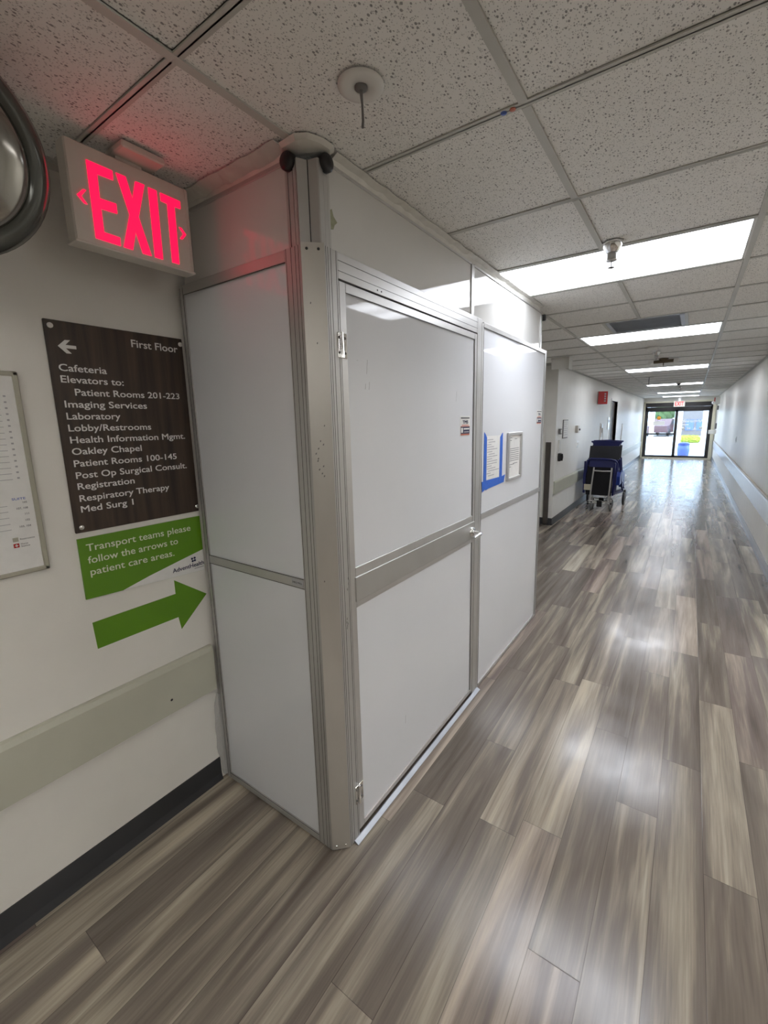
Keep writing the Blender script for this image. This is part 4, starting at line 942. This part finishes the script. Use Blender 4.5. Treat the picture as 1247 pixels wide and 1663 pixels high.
# ================================================================== ENTRANCE DOORS
cas = MB(); cas.box(WL+0.02, -1.80+0.13, YE-0.06, YE+0.1, 0, 2.34); cas.box(0.66, 0.76, YE-0.06, YE+0.1, 0, 2.34); cas.box(WL+0.02, 0.76, YE-0.06, YE+0.1, 2.30, 2.36)
st(cas.build('trim_5', 'cream'))
st(MB().box(-1.67, 0.66, YE-0.08, YE-0.04, 0.0, 0.05).build('trim_6', 'cream'))
d2 = bpy.data.objects.new('door_2', None); C.objects.link(d2); d2.location = (-0.5, YE, 0); st(d2)
a, b_ = -1.67, 0.66
m = MB()
m.box(a, b_, YE-0.03, YE+0.12, 2.13, 2.30, 0.004); m.box(a, b_, YE, YE+0.08, 2.0, 2.125, 0.003)
m.box(a, a+0.07, YE, YE+0.08, 0, 2.13); m.box(b_-0.07, b_, YE, YE+0.08, 0, 2.13); m.box(a, b_, YE, YE+0.08, 0, 0.075)
m.build('door_frame', 'bronze', d2)
mid = -0.53
for (p0, p1) in ((a+0.07, mid), (mid, b_-0.07)):
    q = MB(); q.box(p0, p0+0.05, YE+0.01, YE+0.05, 0.07, 2.0); q.box(p1-0.05, p1, YE+0.01, YE+0.05, 0.07, 2.0); q.box(p0, p1, YE+0.01, YE+0.05, 0.07, 0.12); q.box(p0, p1, YE+0.01, YE+0.05, 1.94, 2.0)
    if p0 < -1: q.box(p0, p1, YE+0.0, YE+0.05, 0.99, 1.05)
    lf = q.build('sliding_leaf', 'bronze', d2)
    MB().box(p0+0.05, p1-0.05, YE+0.026, YE+0.034, 0.12, 1.94).build('glass_pane', 'glass', lf)
G = YE+0.025
# left leaf decals
def gl(nm, mb_, mt): return mb_.build(nm, mt, d2)
gl('orange_decal', MB().lathe([(0.075, 0), (0.075, 0.002), (0.0001, 0.002)], (-1.15, G, 1.68), (0, -1, 0), 24), 'orange')
gl('white_notice', MB().box(-1.35, -0.93, G-0.003, G, 1.38, 1.55), 'paper')
text('AdventHealth', 'door_lettering', 'lamphead', d2, 'y', G, 0.38, 1.49, width=0.74, height=0.11, mirror=True, bold=0.02)
text('OPEN', 'door_small_lettering', 'lamphead', d2, 'y', G, -0.02, 1.37, width=0.25, height=0.06, mirror=True, bold=0.02) if False else None
m = MB()
m.lathe([(0.06, 0), (0.06, 0.002), (0.0001, 0.002)], (-0.27, G, 1.24), (0, -1, 0), 18); m.lathe([(0.06, 0), (0.06, 0.002), (0.0001, 0.002)], (0.33, G, 1.26), (0, -1, 0), 18)
m.prism([(-0.13, 1.20), (0.0, 1.24), (-0.13, 1.29)], fy(G), 0, 0.002); m.prism([(0.06, 1.19), (0.20, 1.19), (0.13, 1.30)], fy(G), 0, 0.002)
m.box(-0.33, -0.08, G-0.002, G, 1.38, 1.41)
gl('white_symbols', m, 'lamphead')
# EXIT sign by the doors
t = thing('exit_sign', (-0.48, 21.2, HC), 'small white box sign with red EXIT letters over the entrance doors', 'exit sign')
MB().box(-0.66, -0.28, 21.20, 21.25, 2.12, 2.36, 0.005).build('housing', 'signwhite', t)
text('EXIT', 'exit_lettering', 'redlet2', t, 'y', 21.20, -0.47, 2.155, width=0.29, height=0.165, align='C', bold=0.02, depth=0.003)
MB().box(-0.52, -0.42, 21.20, 21.25, 2.36, HC, 0.003).build('mounting_neck', 'lamphead', t)
# emergency strobe unit and arm at right
t = thing('strobe_unit', (WR, 20.4, 2.3), 'lit white and red strobe unit high on the right wall by the entrance doors', 'strobe')
MB().box(WR-0.14, WR, 20.3, 20.42, 2.16, 2.42, 0.006).build('housing', 'white', t)
MB().box(WR-0.17, WR-0.14, 20.31, 20.41, 2.18, 2.40, 0.004).build('red_band', 'red', t)
MB().lathe([(0.05, 0), (0.06, 0.04), (0.04, 0.07), (0.0001, 0.08)], (WR-0.17, 20.36, 2.22), (-0.6, -0.8, -0.2), 18).build('lamp', 'lamphead', t)
t = thing('access_control', (WR, 20.6, 1.2), 'white push box with grey conduit on the right wall by the entrance doors', 'control box')
MB().box(WR-0.24, WR-0.0, 20.55, 20.68, 1.05, 1.20, 0.01).build('push_box', 'lamphead', t)
MB().box(WR-0.05, WR, 20.56, 20.64, 1.24, 1.45, 0.004).build('grey_box', 'rubber', t)
MB().tube([(WR-0.02, 20.6, 1.45), (WR-0.02, 20.6, 1.95)], 0.015).build('conduit', 'lamphead', t)
MB().box(WR-0.05, WR, 20.56, 20.64, 1.95, 2.1, 0.004).build('junction_box', 'rubber', t)
t = thing('wall_outlet', (WR, 11.0, 1.2), 'tiny wall outlet on the right wall above the guard rail', 'outlet')
MB().box(WR-0.008, WR, 11.45, 11.53, 1.15, 1.27, 0.002).build('plate', 'white', t)
MB().box(WR-0.010, WR-0.008, 11.47, 11.51, 1.18, 1.24).build('sockets', 'rubber', t)

# ================================================================== OUTSIDE
st(MB().box(-30, 30, YE+0.3, 90, -0.12, -0.02).build('ground', 'concrete'))
m = MB()
for k in (0, 1, 2, 3, 4, 5, 6): m.box(-1.5 if k in (3,4,5) else -6, 6, 24.4+k*1.5, 24.75+k*1.5, -0.02, -0.012)
tag(m.build('crosswalk_stripes', 'paint_line', origin=(0, 30, -0.02)), 'white painted crosswalk stripes on the ground outside the glass doors', 'road marking')
tag(MB().box(-5.0, -2.3, 30.4, 31.6, -0.02, -0.008).build('blue_curb_paint', 'bluepaint', origin=(-3.5, 31, 0)), 'blue painted patch on the ground seen through the left door', 'road marking')
for (x, w_, y, lb) in ((-1.75, 0.22, 27.0, 'slim white canopy post outside, seen through the left glass leaf'), (-0.56, 0.34, 26.5, 'broad white pillar outside just right of the middle door stile'), (0.62, 0.32, 27.0, 'broad white pillar outside at the right glass edge')):
    m = MB(); m.box(x-w_/2, x+w_/2, y, y+w_, -0.02, 3.2, 0.02); m.box(x-w_/2-0.06, x+w_/2+0.06, y-0.06, y+w_+0.06, -0.02, 0.25, 0.01)
    tag(m.build('pillar', 'stucco', origin=(x, y, 0)), lb, 'pillar')
def car(x, y, paint, label, L=4.6, Hh=1.7):
    t = thing('parked_car', (x, y, 0), label, 'car')
    b = MB(); b.prism([(-L/2, 0.35), (-L/2, 0.95), (-L/2+0.9, 1.05), (-L/2+1.5, Hh), (L/2-0.6, Hh), (L/2, 1.0), (L/2, 0.35)], lambda a, bb, d: (x+a, y+d, bb), 0, 1.8); b.build('body', paint, t)
    g = MB(); g.prism([(-L/2+1.1, 1.08), (-L/2+1.6, Hh-0.1), (L/2-0.75, Hh-0.1), (L/2-0.3, 1.08)], lambda a, bb, d: (x+a, y+d, bb), -0.01, 1.81); g.build('windows', 'carglass', t)
    for sx in (-L/2+0.8, L/2-0.8):
        for sy in (0.05, 1.75): MB().lathe([(0.0001, -0.1), (0.2, -0.1), (0.34, -0.09), (0.36, 0), (0.34, 0.09), (0.0001, 0.1)], (x+sx, y+sy, 0.34), (0, 1, 0), 24).build('wheel', 'black', t)
    return t
car(-1.35, 49.5, 'carred', 'dark maroon car parked outside, seen through the left glass leaf', 4.6, 1.6).rotation_euler = (0, 0, math.radians(78))
car(-3.75, 43.5, 'carwhite', 'white car parked outside at the far left of the glass doors').rotation_euler = (0, 0, math.radians(78))
t = thing('building', (0.1, 50, 0), 'grey building across the drive, seen through the right glass leaf', 'building')
MB().box(-0.75, 1.3, 50, 56, -0.02, 3.9).build('walls', 'greybld', t)
MB().box(-0.95, 1.5, 49.7, 56.2, 3.9, 4.2).build('roof', 'stucco', t)
for x in (-0.45, 0.4): MB().box(x, x+0.65, 49.94, 50.02, 0.5, 1.5).build('window', 'bluepaint', t)
random.seed(9)
def blob(m, c, r, sq=1.0, nu=14, nv=9):
    vs = []; 
    for i in range(nv+1):
        for k in range(nu):
            th_ = math.pi*i/nv; ph = 2*math.pi*k/nu; q = r*(0.82+0.36*random.random())
            vs.append((c[0]+q*math.sin(th_)*math.cos(ph), c[1]+q*math.sin(th_)*math.sin(ph), c[2]+sq*q*math.cos(th_)))
    m.add(vs, [(i*nu+k, i*nu+(k+1) % nu, (i+1)*nu+(k+1) % nu, (i+1)*nu+k) for i in range(nv) for k in range(nu)])
for (x, y, r, lb) in ((-6.6, 60, 2.2, 'green tree behind the parked cars, leftmost through the glass'), (-2.4, 60, 2.2, 'green tree behind the maroon car, seen through the left glass leaf')):
    t = thing('tree', (x, y, 0), lb, 'tree')
    MB().tube([(x, y, 0), (x+0.1, y, 1.6), (x, y, 3.0)], [0.22, 0.17, 0.1]).build('trunk', 'bark', t)
    m = MB()
    for k in range(9): blob(m, (x+random.uniform(-1.0, 1.0), y+random.uniform(-.8, .8), 3.1+random.uniform(-1.2, 1.4)), r*0.45)
    m.build('crown', 'leaf', t)
m = MB()
for k in range(9): blob(m, (-0.42+k*0.10, 36+random.uniform(-.1, .1), 0.22), 0.23, 1.1)
tag(m.build('hedge', 'hedge', origin=(0, 36, 0)), 'low yellow green hedge outside the right glass leaf', 'hedge')
t = thing('waste_barrel', (-0.20, 23.6, 0), 'round blue barrel standing outside the right glass leaf', 'barrel')
MB().lathe([(0.0001, 0), (0.2, 0), (0.22, 0.05), (0.24, 0.28), (0.22, 0.5), (0.0001, 0.5)], (-0.20, 23.6, -0.02), n=28).build('barrel_body', 'bluepaint', t)
MB().lathe([(0.24, 0.5), (0.24, 0.54), (0.15, 0.60), (0.0001, 0.61)], (-0.20, 23.6, -0.02), n=28).build('lid', 'blue2', t)
